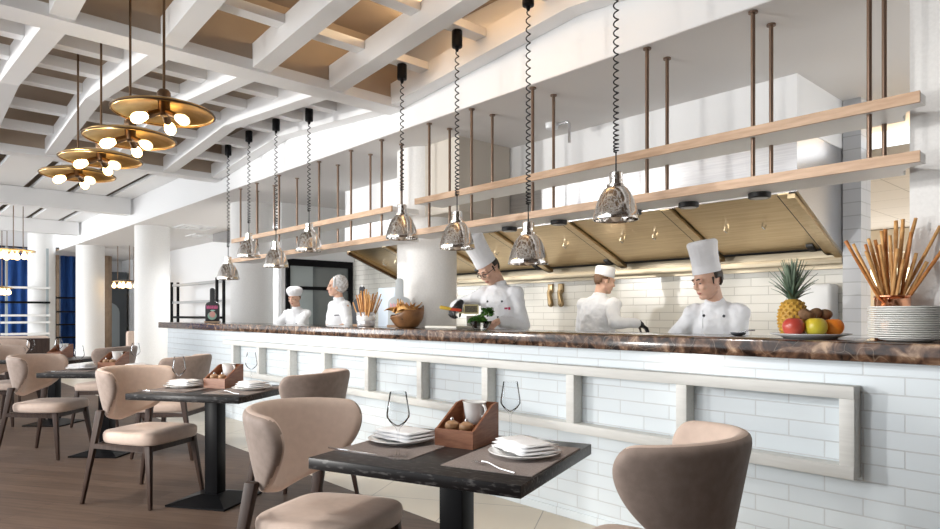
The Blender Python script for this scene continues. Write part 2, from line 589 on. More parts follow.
# small recessed ceiling light above the lattice, ceiling vents in the kitchen soffit
t = thing('recessed_light', 'small lit round downlight seen between the white ceiling ribs', 'ceiling light', (-6.2, 0.6, 3.60))
MB().lathe([(0.07, -0.03), (0.07, 0.0)], 20).build('lamp_disc', LAMPW, t, True)
MB().lathe([(0.075, -0.035), (0.09, -0.03), (0.09, 0)], 20).build('trim_ring', WHITE, t, True)
for lb, x, y in (('square white air vent in the soffit beside the third column', -12.4, 4.35), ('square white air vent in the soffit further into the kitchen, towards the rack', -13.6, 5.0)):
    t = thing('ceiling_vent', lb, 'vent', (x, y, 2.88), 0, 'soffit air vents')
    m = MB()
    for a, bb in ((0.30, 0.26), (0.2, 0.16), (0.1, 0.06)):
        for sx in (-1, 1):
            m.box(min(sx * a, sx * bb), max(sx * a, sx * bb), -a, a, -0.02, 0)
            m.box(-bb, bb, min(sx * a, sx * bb), max(sx * a, sx * bb), -0.02, 0)
    m.build('grille', WHITE, t)
    MB().box(-0.06, 0.06, -0.06, 0.06, -0.012, 0).build('diffuser_plate', SOFFIT, t)
sbox('ceiling_duct_beam', -13.2, -9.9, 5.0, 5.5, 2.72, 2.875, mat('duct_grey', (0.36, 0.35, 0.35), 0.6))
t = thing('smoke_detector', 'small white detector with a bent pipe on the soffit', 'detector', (-3.62, 4.24, 2.88))
MB().lathe([(0.02, -0.05), (0.05, -0.045), (0.055, -0.02), (0.055, 0)], 20).build('housing', APPL, t, True)
MB().tube([(0.05, 0, -0.02), (0.17, 0, -0.02), (0.19, 0, -0.04), (0.19, 0, -0.2)], 0.012).build('pipe', CUT, t, True)

# ================================================================== counter
t = thing('counter_base', 'long counter front of white glazed brick under the brown marble top', 'counter', (0, 0, 0))
MB().box(-10.1, 2.4, 3.16, 3.62, 0, 1.052).build('brick_front', BRICKW, t)
MB().box(-10.1, 2.4, 3.150, 3.16, 0, 0.05).build('plinth', BRICKW, t)
o = MB().box(-10.3, 2.4, 3.09, 3.70, 1.055, 1.14).build('marble_worktop', MARBLE, bevel=0.008)
tag(o, 'long polished brown marble counter top with cream veins', 'worktop')
t = thing('rail_frame', 'pale grey wooden ladder frame fixed along the white brick counter front', 'wall frame', (0, 0, 0))
Y0, Y1 = 3.075, 3.158
MB().box(-7.80, -0.945, Y0 - 0.005, Y1, 0.895, 0.95).build('top_rail', RAILW, t, bevel=0.003)
MB().box(-7.80, -0.945, Y0 - 0.005, Y1, 0.55, 0.605).build('bottom_rail', RAILW, t, bevel=0.003)
for x in (-0.975, -1.753, -2.486, -3.23, -3.96, -4.69, -5.42, -6.11, -6.83, -7.52):
    MB().box(x - 0.03, x + 0.03, Y0, Y1, 0.603, 0.897).build('divider_post', RAILW, t, bevel=0.003)

# hanging shelves


def hanging_shelf(x0, x1, z, xs, zs, lab, lip):
    t = thing('hanging_shelf', lab, 'shelf', ((x0 + x1) / 2, 3.55, z))
    cx = (x0 + x1) / 2
    poly = [(x0 - cx, -0.135), (x1 - cx, -0.135), (x1 - cx, -0.05)]
    if lip:
        poly += [(x1 - cx + 0.0 - 0.13 * math.sin(a), -0.05 + 0.21 * (1 - math.cos(a))) for a in [k * PI / 16 for k in range(1, 9)]]
    else:
        poly += [(x1 - cx, 0.16)]
    poly += [(x0 - cx, 0.16)]
    MB().prism(poly, 'z', 0, 0.042).build('board', SHELFW, t)
    MB().box(x0 - cx, x1 - cx, -0.150, -0.135, -0.004, 0.046).build('front_edge', SHELFWOOD, t)
    return t


s1 = hanging_shelf(-4.44, -0.785, 2.202, None, None, 'long upper hanging shelf with wooden front edge, ending at the white wall by the breadsticks', True)
s2 = hanging_shelf(-4.60, -0.785, 1.938, None, None, 'long lower hanging shelf with wooden front edge, ending at the white wall by the breadsticks', True)
s3 = hanging_shelf(-8.35, -4.78, 2.185, None, None, 'upper hanging shelf between the two columns above the women', False)
s4 = hanging_shelf(-8.35, -4.78, 1.93, None, None, 'lower hanging shelf between the two columns above the women', False)
poles = []
XL = [-5.02, -5.55, -6.18, -7.11, -7.71, -8.2]
for x in (-1.0, -1.552, -2.200, -3.135, -3.782, -4.315) + tuple(XL):
    for front in (True, False):
        y = 3.462 if front else 3.69
        root = thing('shelf_hanger_pole', '', 'pole', (x, y, 0), 0, 'bronze hanger poles of the shelves')
        MB().lathe([(0.0115, 1.95), (0.0115, 2.87)], 12).build('rod', POLE, root, True)
        MB().lathe([(0.024, 2.869), (0.024, 2.879)], 16).build('flange', POLE, root, True)
        poles.append((x, front, root))
ordn = ['first', 'second', 'third', 'fourth', 'fifth', 'sixth']
for x, front, root in poles:
    g = [-1.0, -1.552, -2.200, -3.135, -3.782, -4.315]
    row = 'front' if front else 'rear'
    if x in g:
        root['label'] = f'{row} bronze pole of the {ordn[g.index(x)]} pair from the breadsticks wall, holding the long shelves'
    else:
        root['label'] = f'{row} bronze pole of the {ordn[XL.index(x)]} pair from the thick column, holding the short shelves'

# small black downlights under the lower shelf
for k, x in enumerate((-1.60, -2.03, -2.43, -3.05, -3.55)):
    t = thing('shelf_downlight', f'flat black round light under the lower shelf, {ordn[k]} from the breadsticks wall', 'light', (x, 3.65, 1.937), 0, 'lights under the lower shelf')
    MB().lathe([(0.055, -0.03), (0.06, -0.025), (0.06, 0)], 20).build('housing', BLACKP, t, True)
    MB().lathe([(0.04, -0.033), (0.045, -0.030)], 20).build('lens', mat('lamp_lens', (0.5, 0.5, 0.5), 0.2) if k == 0 else bpy.data.materials['lamp_lens'], t, True)

# ================================================================== hood
t = thing('extractor_hood', 'long stainless extractor hood with warm lit sloping steel filters above the kitchen line', 'extractor hood', (0, 0, 0))
HX0, HX1 = -7.47, -1.75
YF, YB, ZF, ZB, ZT = 4.565, 5.60, 2.085, 1.68, 2.512
MB().box(HX0, HX1, YF, YF + 0.02, ZF, ZT).build('front_panel', STEEL, t)
for x in (HX0, HX1 - 0.02):
    MB().prism([(YF + 0.02, ZF), (YB, ZB - 0.02), (YB, ZT), (YF + 0.02, ZT)], 'x', x, x + 0.02).build('end_panel', STEEL, t)


def slope(y):
    return ZF + (ZB - ZF) * (y - YF) / (YB - YF)


def slab(x0, x1, ya, yb, off, th):
    return MB().prism([(ya, slope(ya) + off), (yb, slope(yb) + off), (yb, slope(yb) + off + th), (ya, slope(ya) + off + th)], 'x', x0, x1)


divs = [-1.84, -2.743, -3.755, -4.707, -5.66, -6.6, -7.40]
for a, b2 in zip(divs[1:], divs[:-1]):
    slab(a + 0.045, b2 - 0.045, YF + 0.06, YB - 0.16, 0.03, 0.01).build('filter_panel', STEELG, t)
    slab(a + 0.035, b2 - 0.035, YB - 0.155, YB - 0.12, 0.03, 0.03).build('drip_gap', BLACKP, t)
    xm = b2 - 0.12
    yy = YB - 0.24
    slab(xm - 0.03, xm + 0.02, yy, yy + 0.09, 0.012, 0.02).build('latch', BLACKP, t)
    for fx in (0.33, 0.66):
        x = a + (b2 - a) * fx
        y = YF + 0.42
        z = slope(y) + 0.03
        MB().tube([(x, y - 0.03, z), (x, y - 0.045, z - 0.03), (x, y, z - 0.045), (x, y + 0.03, z - 0.01)], 0.006, 6).build('filter_handle', CUT, t, True)
for x in divs:
    slab(x - 0.045, x + 0.03, YF + 0.02, YB - 0.1, 0.0, 0.035).build('divider_bar', STEELG, t)
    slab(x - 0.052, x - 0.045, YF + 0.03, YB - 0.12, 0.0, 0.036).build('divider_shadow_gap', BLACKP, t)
MB().box(HX0 + 0.02, HX1 - 0.02, YB - 0.12, YB - 0.01, ZB - 0.03, ZB + 0.02).build('grease_gutter', STEELT, t, bevel=0.004)
MB().box(HX0 + 0.02, HX1 - 0.02, YB + 0.0, 5.645, ZB - 0.06, ZB + 0.12).build('back_flashing', STEELT, t)
slab(HX1 - 0.07, HX1 - 0.02, YF + 0.02, YB - 0.02, -0.03, 0.03).build('end_rim', STEELG, t)
slab(HX0 + 0.02, HX0 + 0.06, YF + 0.02, YB - 0.02, -0.03, 0.03).build('end_rim', BRONZE, t)

# back bench
t = thing('back_bench', 'stainless work bench along the kitchen back wall behind the chefs', 'work bench', (-4.3, 5.36, 0))
MB().box(-2.45, 2.45, -0.24, 0.27, 0.86, 0.90).build('bench_top', STEEL, t, bevel=0.004)
MB().box(-2.4, 2.4, -0.2, 0.26, 0.1, 0.86).build('cabinet', STEEL, t)
for x in (-2.3, -0.9, 0.9, 2.3):
    MB().box(x - 0.03, x + 0.03, -0.17, -0.11, 0, 0.1).build('leg', STEEL, t)
# wall dispenser, brass brackets
t = thing('towel_dispenser', 'white rounded box dispenser on the brick wall behind the pineapple', 'dispenser', (-1.99, 5.64, 1.3))
MB().box(-0.15, 0.15, -0.19, 0.0, -0.18, 0.20).build('housing', APPL, t, bevel=0.03, bseg=4)
MB().box(-0.08, 0.08, -0.193, -0.18, -0.17, -0.12).build('outlet_slot', DARKM, t)
for lb, x in (('brass wall hook under the hood, beside the tall-hatted chef cutting greens', -4.83), ('brass wall hook under the hood, beside the chef in the flat cap', -4.68)):
    t = thing('wall_hook', lb, 'hook', (x, 5.65, 1.5), 0, 'brass hooks under the hood')
    MB().box(-0.035, 0.035, -0.03, 0.0, 0.0, 0.10).build('bracket', HOOKM, t, bevel=0.006)
    MB().lathe([(0.028, -0.02), (0.032, 0.0), (0.024, 0.03)], 16, (0, -0.035, 0)).build('collar', HOOKM, t, True)
    MB().cap((0, -0.04, -0.02), (0.03, -0.05, -0.13), 0.026, 0.034).build('hook_knob', HOOKM, t, True)

# end wall with dark framed door behind the women
sbox('wall_kitchen_end', -8.9, -8.8, 4.38, 5.54, 2.07, 2.88, WHITE)
sbox('wall_kitchen_end_side', -8.9, -8.8, 4.32, 4.38, 0, 2.88, WHITE)
t = thing('glazed_door', 'black framed grey glass door behind the two women in white', 'door', (-8.8, 4.95, 0))
for y0, y1, z0, z1 in ((-0.56, -0.50, 0, 2.07), (0.50, 0.56, 0, 2.07), (-0.5, 0.5, 1.97, 2.07), (-0.5, 0.5, 1.62, 1.67), (-0.5, 0.5, 0.0, 0.1)):
    MB().box(-0.05, 0.02, y0, y1, z0, z1).build('frame_bar', BLACK, t)
MB().box(-0.03, -0.02, -0.5, 0.5, 0.1, 1.97).build('glass_pane', DGLASS, t)
MB().box(-0.018, -0.012, -0.5, -0.12, 0.1, 1.97).build('pale_reflected_panel', mat('pale_reflection', (0.42, 0.47, 0.47), 0.2), t)  # pale strip paints a reflection onto the door glass
t = thing('tall_fridge', 'tall pale blue cabinet with dark display under the hood end', 'fridge', (-7.33, 5.33, 0))
MB().box(-0.2, 0.2, -0.2, 0.3, 0.0, 1.62).build('body', APPLB, t, bevel=0.01)
MB().box(0.195, 0.205, -0.15, 0.1, 1.40, 1.50).build('display', mat('display_navy', (0.04, 0.07, 0.16), 0.2), t)
MB().box(0.195, 0.203, -0.15, 0.25, 0.5, 1.25).build('door_panel', APPLB, t)

# wire rack by the far kitchen wall
t = thing('shelf_rack', 'black post rack with pale shelves against the white wall behind the counter end', 'rack', (-14.57, 5.15, 0))
for x in (-1.37, 1.37):
    for y in (-0.07, 0.07):
        MB().box(x - 0.025, x + 0.025, y - 0.025, y + 0.025, 0, 2.0).build('post', BLACK, t)
for z in (0.3, 0.9, 1.16, 1.50, 1.90):
    MB().box(-1.36, 1.36, -0.065, 0.065, z, z + 0.05).build('shelf', BLACK if z == 1.16 else mat('rack_shelf_%d' % int(z * 100), (0.42, 0.43, 0.44), 0.4), t)

# ================================================================== heat lamps over the counter
def coil(z0, z1, r, turns, straight, off=0):
    pts = [(0, 0, z0 + 0.0)]
    n = 9
    N = int(turns * n)
    for i in range(N + 1):
        f = i / N
        z = z0 + straight + (z1 - z0 - straight - 0.02) * (f ** 1.45)
        a = 2 * PI * turns * f
        rr = r * min(1, i / 6, (N - i) / 6)
        pts.append((rr * math.cos(a), rr * math.sin(a), z))
    pts.append((0, 0, z1))
    return pts


lampx = [(-2.137, 1.808), (-2.80, 1.60), (-3.486, 1.747), (-4.144, 1.875), (-5.637, 1.885), (-6.335, 1.768), (-7.0, 1.915), (-7.58, 1.69)]
labs = ['chrome heat lamp hanging high over the counter by the tall-hatted chef looking down',
        'lowest hanging chrome heat lamp, between the two tall-hatted chefs',
        'chrome heat lamp hanging just in front of the tall hat of the chef cutting greens',
        'chrome heat lamp hanging in front of the thick white column by the wooden bowl',
        'chrome heat lamp hanging above the woman with the hairnet',
        'chrome heat lamp hanging low over the woman in the white mob cap',
        'chrome heat lamp overlapping the far column, the highest of the far three',
        'chrome heat lamp furthest along the counter, hanging low by the rack']
bell = [(0.035, 0.222), (0.035, 0.262), (0.028, 0.265), (0.028, 0.30), (0.022, 0.302), (0.0, 0.302)]
for k, (x, z) in enumerate(lampx):
    z -= 0.022
    t = thing('heat_lamp', labs[k], 'heat lamp', (x, 3.05, z), 0, 'chrome heat lamps over the counter')
    y = 0
    zt = zig(x) + (0.12 if x > -4.7 else 0.09) - z
    m = MB()
    outer = [(0.125, 0.0), (0.127, 0.012), (0.122, 0.035), (0.115, 0.065), (0.104, 0.10), (0.087, 0.14), (0.066, 0.17), (0.048, 0.186)]
    inner = [(r - 0.004, max(zz - 0.002, 0.0)) for r, zz in reversed(outer)]
    m.lathe(outer + [(0.001, 0.188)], 36, caps=False)
    m.lathe([(0.001, 0.182)] + inner, 36, caps=False)
    m.build('bell_shade', CHROME, t, 'all')
    MB().tube([(0.1255 * math.cos(a), 0.1255 * math.sin(a), 0.002) for a in [2 * PI * i / 32 for i in range(32)]], 0.004, 6, closed=True).build('rim', CHROME, t, True)
    MB().lathe([(0.052, 0.182), (0.052, 0.197), (0.037, 0.20), (0.037, 0.262), (0.031, 0.268), (0.012, 0.27)], 28).build('socket_cap', CHROME, t, True)
    MB().lathe([(0.001, -0.012), (0.02, -0.004), (0.045, 0.03), (0.055, 0.06), (0.04, 0.1), (0.02, 0.14), (0.02, 0.168)], 24).build('bulb', mat('frosted_bulb', (0.75, 0.62, 0.5), 0.25) if k == 0 else bpy.data.materials['frosted_bulb'], t, True)
    L = zt - 0.12 - 0.27
    c = coil(0.268, zt - 0.115, 0.0135, max(10, int(L / 0.043)), 0.11)
    MB().tube(c, 0.0042, 6).build('coiled_cord', BLACKP, t, 'all')
    MB().lathe([(0.008, zt - 0.15), (0.014, zt - 0.135), (0.014, zt - 0.125), (0.036, zt - 0.12), (0.038, zt - 0.11), (0.038, zt - 0.006), (0.034, zt - 0.001)], 24).build('ceiling_canopy', BLACK, t, True)

# ================================================================== brass pendants over the tables
pl = ['largest looking brass disc pendant, first of the row from the coil lamps', 'second brass disc pendant in the row of four, under the white lattice',
      'third brass disc pendant in the row of four', 'last and smallest looking brass disc pendant in the row of four']
BULBPAR = []


def brass_pendant(loc, label, group, ztop, cold=0):
    t = thing('brass_pendant', label, 'pendant lamp', loc, R(20), group)
    prof = [(0.262, -0.016), (0.265, -0.008), (0.25, 0.002), (0.15, 0.035), (0.05, 0.055), (0.03, 0.06)]
    inn = [(r - 0.004, zz - 0.005) for r, zz in reversed(prof)]
    MB().lathe(prof, 48, caps=False).lathe(inn, 48, caps=False).build('disc_shade', BRASS, t, 'all')
    MB().tube([(0.263 * math.cos(a), 0.263 * math.sin(a), -0.013) for a in [2 * PI * i / 48 for i in range(48)]], 0.005, 6, closed=True).build('rim', BRONZE, t, True)
    MB().lathe([(0.032, 0.05), (0.035, 0.06), (0.035, 0.10), (0.024, 0.115), (0.008, 0.12)], 20).build('top_cap', BRONZE, t, True)
    MB().lathe([(0.0075, 0.115), (0.0075, ztop - loc[2])], 10).build('rod', BRONZE, t, True)
    MB().lathe([(0.045, ztop - loc[2] - 0.03), (0.05, ztop - loc[2] - 0.02), (0.05, ztop - loc[2] - 0.001)], 20).build('ceiling_rose', BRONZE, t, True)
    MB().lathe([(0.02, -0.03), (0.032, -0.02), (0.032, 0.05)], 16).build('hub', BRONZE, t, True)
    for k in range(3):
        a = 2 * PI * k / 3 + 0.15
        d = Vector((math.cos(a) * 0.86, math.sin(a) * 0.86, -0.42)).normalized()
        a0 = Vector((0, 0, 0.0))
        s = MB().cap(a0 + d * 0.02, a0 + d * 0.085, 0.018, 0.021).build('socket', BRONZE, t, True)
        b = MB()
        pts, rad = [], []
        for q, r in ((0.085, 0.012), (0.10, 0.018), (0.12, 0.026), (0.145, 0.031), (0.165, 0.028), (0.18, 0.018), (0.186, 0.004)):
            pts.append(a0 + d * q)
            rad.append(r)
        b.tube(pts, rad, 14)
        b.build('bulb', GLASSB if k == cold else BULB, t, 'all')
    return t


GLASSB = emit('dim_bulb', (1.0, 0.75, 0.42), 2.5)
for k, (x, z) in enumerate(((-3.80, 2.385), (-4.45, 2.372), (-5.17, 2.368), (-5.89, 2.372))):
    brass_pendant((x, 1.17, z), pl[k], 'brass disc pendants over the tables', 3.60, 0)

# ================================================================== chairs


def back_surface():
    m = MB()
    nu, nv = 17, 7
    vs_ = []
    for j in range(nv):
        t = j / (nv - 1)
        phm = R([50, 68, 80, 87, 90, 89, 80][j])
        sc_ = 0.80 + 0.20 * t
        z = 0.55 + 0.33 * t
        for i in range(nu):
            s = -1 + 2 * i / (nu - 1)
            ph = s * phm
            x = -0.03 - 0.255 * sc_ * math.cos(ph) - 0.02 * t * math.cos(ph) + 0.03 * (abs(s) ** 3)
            y = 0.285 * sc_ * math.sin(ph)
            zz = z + 0.02 * math.cos(ph) * t - 0.03 * (1 - t) * (1 - abs(s)) + 0.045 * (1 - t) * abs(s) ** 2
            vs_.append((x, y, zz))
    fs = []
    for j in range(nv - 1):
        for i in range(nu - 1):
            a = j * nu + i
            fs.append((a, a + 1, a + nu + 1, a + nu))
    m.add(vs_, fs)
    return m


def taper(a, b, wa, wb):
    a, b = Vector(a), Vector(b)
    rr = []
    for p, (wx, wy) in ((a, wa), (b, wb)):
        rr.append([(p.x - wx, p.y - wy, p.z), (p.x + wx, p.y - wy, p.z), (p.x + wx, p.y + wy, p.z), (p.x - wx, p.y + wy, p.z)])
    return MB().rings(rr)


def make_chair(label, loc, rz, group):
    t = thing('dining_chair', label, 'chair', loc, rz, group)
    # seat cushion: rounded trapezoid
    out = []
    for k in range(40):
        a = 2 * PI * k / 40
        ca, sa = math.cos(a), math.sin(a)
        x = abs(ca) ** 0.36 * (1 if ca > 0 else -1)
        y = abs(sa) ** 0.36 * (1 if sa > 0 else -1)
        hw = 0.245 + 0.0 * x - (0.035 if x < 0 else 0.0) * (-x if x < 0 else 0)
        out.append((0.015 + 0.24 * x, hw * y))
    prof = [(0.90, 0.402), (0.965, 0.405), (0.99, 0.42), (1.0, 0.45), (0.985, 0.468), (0.95, 0.478), (0.8, 0.484), (0.4, 0.488), (0.05, 0.488)]
    m = MB().rings([[(0.015 + (p[0] - 0.015) * q, p[1] * q, z) for p in out] for q, z in prof])
    m.build('seat', FAB, t, 'all')
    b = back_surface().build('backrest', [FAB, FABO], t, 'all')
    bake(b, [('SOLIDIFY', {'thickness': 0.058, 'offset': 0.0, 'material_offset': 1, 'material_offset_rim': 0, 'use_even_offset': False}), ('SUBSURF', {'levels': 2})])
    me = b.data
    out_ = sum((p.normal.x * (p.center.x + 0.01) + p.normal.y * p.center.y) for p in me.polygons if p.material_index == 1)
    for p in me.polygons:
        p.use_smooth = True
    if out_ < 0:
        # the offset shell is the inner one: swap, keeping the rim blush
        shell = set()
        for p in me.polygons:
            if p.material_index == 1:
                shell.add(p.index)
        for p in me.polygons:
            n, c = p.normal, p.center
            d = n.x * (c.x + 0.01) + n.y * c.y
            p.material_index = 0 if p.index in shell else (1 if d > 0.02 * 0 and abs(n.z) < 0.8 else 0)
    seam = [(-0.03 - 0.275 * (0.8 + 0.2 * t) + 0.0285 - 0.018 * t, 0, 0.56 + 0.355 * t) for t in [0.12 + 0.76 * k / 6 for k in range(7)]]
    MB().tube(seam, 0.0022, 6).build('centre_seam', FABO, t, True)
    # seam
    for s in (-1, 1):
        taper((-0.30, s * 0.255, 0), (-0.185, s * 0.218, 0.62), (0.011, 0.011), (0.026, 0.016)).build('rear_leg', LEG, t, bevel=0.004)
        taper((0.245, s * 0.245, 0), (0.195, s * 0.205, 0.403), (0.011, 0.011), (0.022, 0.017)).build('front_leg', LEG, t, bevel=0.004)
        MB().rings([[(-0.235, s * 0.238 - 0.011, 0.372), (-0.235, s * 0.238 + 0.011, 0.372), (-0.205, s * 0.233 + 0.011, 0.402), (-0.205, s * 0.233 - 0.011, 0.402)],
                    [(0.20, s * 0.205 - 0.011, 0.355), (0.20, s * 0.205 + 0.011, 0.355), (0.20, s * 0.205 + 0.011, 0.402), (0.20, s * 0.205 - 0.011, 0.402)]]).build('side_rail', LEG, t)
    MB().box(0.185, 0.205, -0.2, 0.2, 0.36, 0.402).build('front_rail', LEG, t)
    MB().box(-0.215, -0.195, -0.22, 0.22, 0.365, 0.402).build('rear_rail', LEG, t)
    return t


G = 'blush dining chairs around the tables'
chair = make_chair('blush dining chair nearest the camera, its seat under the near black table', (-2.315, 1.33, 0), R(25), G)
T1, T2, T3, T4 = (-1.83, 1.6, R(20)), (-4.42, 1.69, R(34)), (-6.58, 1.54, R(44)), (-8.75, 1.5, R(44))


def at(T, u, v):
    return (T[0] + u * math.cos(T[2]) - v * math.sin(T[2]), T[1] + u * math.sin(T[2]) + v * math.cos(T[2]), 0)


dup(chair, at(T1, 0.69, 0.02), T1[2] + PI - R(8), 'blush dining chair seen from its shaded outer back, beside the brick counter front', G)
dup(chair, (-4.80, 1.375, 0), R(31), 'blush dining chair pulled up to the second table, seat facing the black pedestal', G)
dup(chair, at(T2, 0.63, 0.0), T2[2] + PI, 'blush dining chair between the second table and the near chair, only its back showing', G)
dup(chair, (-6.87, 1.14, 0), R(46), 'blush dining chair pulled up to the third table, seat towards the camera side', G)
dup(chair, at(T3, 0.62, 0.0), T3[2] + PI, 'blush dining chair behind the second table, on the counter side of the third table', G)
dup(chair, at(T4, -0.55, 0.0), T4[2], 'blush dining chair cut by the picture edge at the fourth table', G)
dup(chair, at(T4, 0.62, 0.0), T4[2] + PI, 'blush dining chair behind the third table caddy, in front of the columns', G)
T5 = (-10.9, 1.75, R(44))
dup(chair, at(T5, -0.5, 0.1), T5[2], 'blush dining chair furthest back at the picture edge', G)

# ================================================================== tables
def make_table(label, T, group):
    t = thing('restaurant_table', label, 'table', (T[0], T[1], 0), T[2], group)
    MB().box(-0.41, 0.41, -0.35, 0.35, 0.71, 0.75).build('table_top', TABLE, t, bevel=0.002)
    MB().box(-0.048, 0.048, -0.048, 0.048, 0.03, 0.70).build('pedestal', BLACK, t, bevel=0.003)
    MB().box(-0.2, 0.2, -0.2, 0.2, 0.695, 0.71).build('top_plate', BLACK, t)
    MB().rings([[(-0.22, -0.22, 0), (0.22, -0.22, 0), (0.22, 0.22, 0), (-0.22, 0.22, 0)], [(-0.22, -0.22, 0.012), (0.22, -0.22, 0.012), (0.22, 0.22, 0.012), (-0.22, 0.22, 0.012)],
                [(-0.06, -0.06, 0.055), (0.06, -0.06, 0.055), (0.06, 0.06, 0.055), (-0.06, 0.06, 0.055)]]).build('foot_plate', BLACK, t)
    return t


TG = 'black oak restaurant tables'
tb = make_table('black oak table nearest the camera with two place settings', T1, TG)
dup(tb, (T2[0], T2[1], 0), T2[2], 'second black oak table from the camera, on a black pedestal in full view', TG)
dup(tb, (T3[0], T3[1], 0), T3[2], 'third black oak table from the camera, partly behind a blush chair', TG)
dup(tb, (T4[0], T4[1], 0), T4[2], 'fourth black oak table, mostly hidden by chairs in front of the columns', TG)
TN = {0: 'the near table', 1: 'the second table', 2: 'the third table', 3: 'the fourth table'}
ZT_ = 0.75


def first(fn):
    cache = {}

    def place(T, u, v, z, rz, label, group):
        p = at(T, u, v)
        loc = (p[0], p[1], z)
        if 'o' not in cache:
            cache['o'] = fn(label, loc, T[2] + rz, group)
            return cache['o']
        return dup(cache['o'], loc, T[2] + rz, label, group)
    return place


@first
def placemat(label, loc, rz, group):
    o = MB().box(-0.165, 0.165, -0.24, 0.24, 0, 0.003).build('placemat', MATF)
    o.location = loc
    o.rotation_euler.z = rz
    return tag(o, label, 'placemat', group)


@first
def plate(label, loc, rz, group):
    t = thing('dinner_plate', label, 'plate', loc, rz, group)
    MB().lathe([(0.001, 0.004), (0.07, 0.004), (0.075, 0.0), (0.082, 0.0), (0.085, 0.006), (0.128, 0.016), (0.130, 0.019), (0.126, 0.020), (0.085, 0.011), (0.07, 0.009), (0.001, 0.009)], 48).build('dish', CERAM, t, 'all')
    return t


@first
def napkin(label, loc, rz, group):
    t = thing('folded_napkin', label, 'napkin', loc, rz, group)
    m = MB()
    rnd = random.Random(3)
    for L_ in range(3):
        n = 12
        rr = []
        w0, h0 = 0.118 - 0.004 * L_, 0.078 - 0.005 * L_
        for i in range(n + 1):
            x = -w0 + 2 * w0 * i / n
            dz = 0.004 * math.sin(i * 0.9 + L_) + (0.012 if i in (0, n) else 0) * (-1)
            zb = 0.012 * L_ + 0.002 + 0.006 * (i / n) ** 2
            e = h0 + 0.004 * math.sin(i * 1.3 + L_ * 2)
            rr.append([(x, -e, zb + 0.002), (x, -e - 0.003, zb + 0.006 + dz * 0.2), (x, -e * 0.6, zb + 0.011 + max(dz, -0.002)), (x, e * 0.6, zb + 0.011 + max(dz, -0.002)), (x, e + 0.003, zb + 0.006), (x, e, zb + 0.002)])
        m.rings(rr)
    m.build('cloth', NAPKIN, t, 'all')
    return t


@first
def wine_glass(label, loc, rz, group):
    t = thing('wine_glass', label, 'wine glass', loc, rz, group)
    prof = [(0.001, 0.0), (0.036, 0.0), (0.037, 0.002), (0.03, 0.004), (0.008, 0.009), (0.0042, 0.02), (0.0038, 0.05), (0.004, 0.095), (0.009, 0.107), (0.03, 0.128), (0.041, 0.145), (0.041, 0.16), (0.036, 0.19), (0.030, 0.232),
            (0.029, 0.233), (0.0285, 0.232), (0.0345, 0.19), (0.0395, 0.16), (0.0395, 0.146), (0.029, 0.130), (0.009, 0.112), (0.001, 0.110)]
    MB().lathe(prof, 32).build('goblet', GLASS, t, 'all')
    return t


@first
def caddy(label, loc, rz, group):
    t = thing('condiment_caddy', label, 'caddy', loc, rz, group)
    W, D, e = 0.085, 0.105, 0.009
    MB().box(-W, W, -D, D, 0, 0.01).build('base', CADDYW, t)
    MB().box(-W, W, -D, -D + e, 0.01, 0.068).build('front_board', CADDYW, t)
    MB().box(-W, W, D - e, D, 0.01, 0.155).build('rear_board', CADDYW, t)
    for s in (-1, 1):
        x0, x1 = (s * W, s * (W - e)) if s < 0 else (s * (W - e), s * W)
        MB().prism([(-D + e, 0.01), (D - e, 0.01), (D - e, 0.155), (D - 0.05, 0.15), (-D + e, 0.068)], 'x', x0, x1).build('side_board', CADDYW, t)
    MB().box(-W + e, W - e, -0.005, 0.002, 0.01, 0.075).build('partition_board', CADDYW, t)
    return t


@first
def creamer(label, loc, rz, group):
    t = thing('milk_jug', label, 'jug', loc, rz, group)
    MB().lathe([(0.03, 0), (0.036, 0.01), (0.042, 0.05), (0.047, 0.085), (0.05, 0.088), (0.046, 0.086), (0.039, 0.05), (0.032, 0.012), (0.001, 0.01)], 28).build('cup', CERAM, t, 'all')
    MB().tube([(0.042 + 0.022 * math.sin(a), 0, 0.055 - 0.024 * math.cos(a)) for a in [PI * k / 8 for k in range(9)]], 0.006, 8).build('handle', CERAM, t, True)
    return t


@first
def mill(label, loc, rz, group):
    t = thing('pepper_mill', label, 'mill', loc, rz, group)
    MB().lathe([(0.024, 0), (0.026, 0.01), (0.022, 0.04), (0.024, 0.055)], 22).build('body', MILLW, t, True)
    MB().lathe([(0.026, 0.056), (0.029, 0.062), (0.026, 0.075), (0.012, 0.084), (0.006, 0.085)], 22).build('cap', MILLW, t, True)
    MB().lathe([(0.006, 0.084), (0.007, 0.09), (0.004, 0.096), (0.001, 0.097)], 12).build('knob', CUT, t, True)
    return t


@first
def knife(label, loc, rz, group):
    t = thing('table_knife', label, 'knife', loc, rz, group)
    MB().rings([[(-0.13, -0.006, 0), (-0.13, 0.006, 0), (-0.13, 0.006, 0.005), (-0.13, -0.006, 0.005)], [(-0.03, -0.005, 0), (-0.03, 0.005, 0), (-0.03, 0.005, 0.006), (-0.03, -0.005, 0.006)]]).build('handle', CUT, t, bevel=0.0015)
    MB().rings([[(-0.03, -0.005, 0.002), (-0.03, 0.008, 0.002), (-0.03, 0.008, 0.0035), (-0.03, -0.005, 0.0035)], [(0.06, -0.005, 0.001), (0.06, 0.010, 0.001), (0.06, 0.010, 0.002), (0.06, -0.005, 0.002)], [(0.10, 0.002, 0.001), (0.10, 0.006, 0.001), (0.10, 0.006, 0.002), (0.10, 0.002, 0.002)]]).build('blade', CUT, t)
    return t


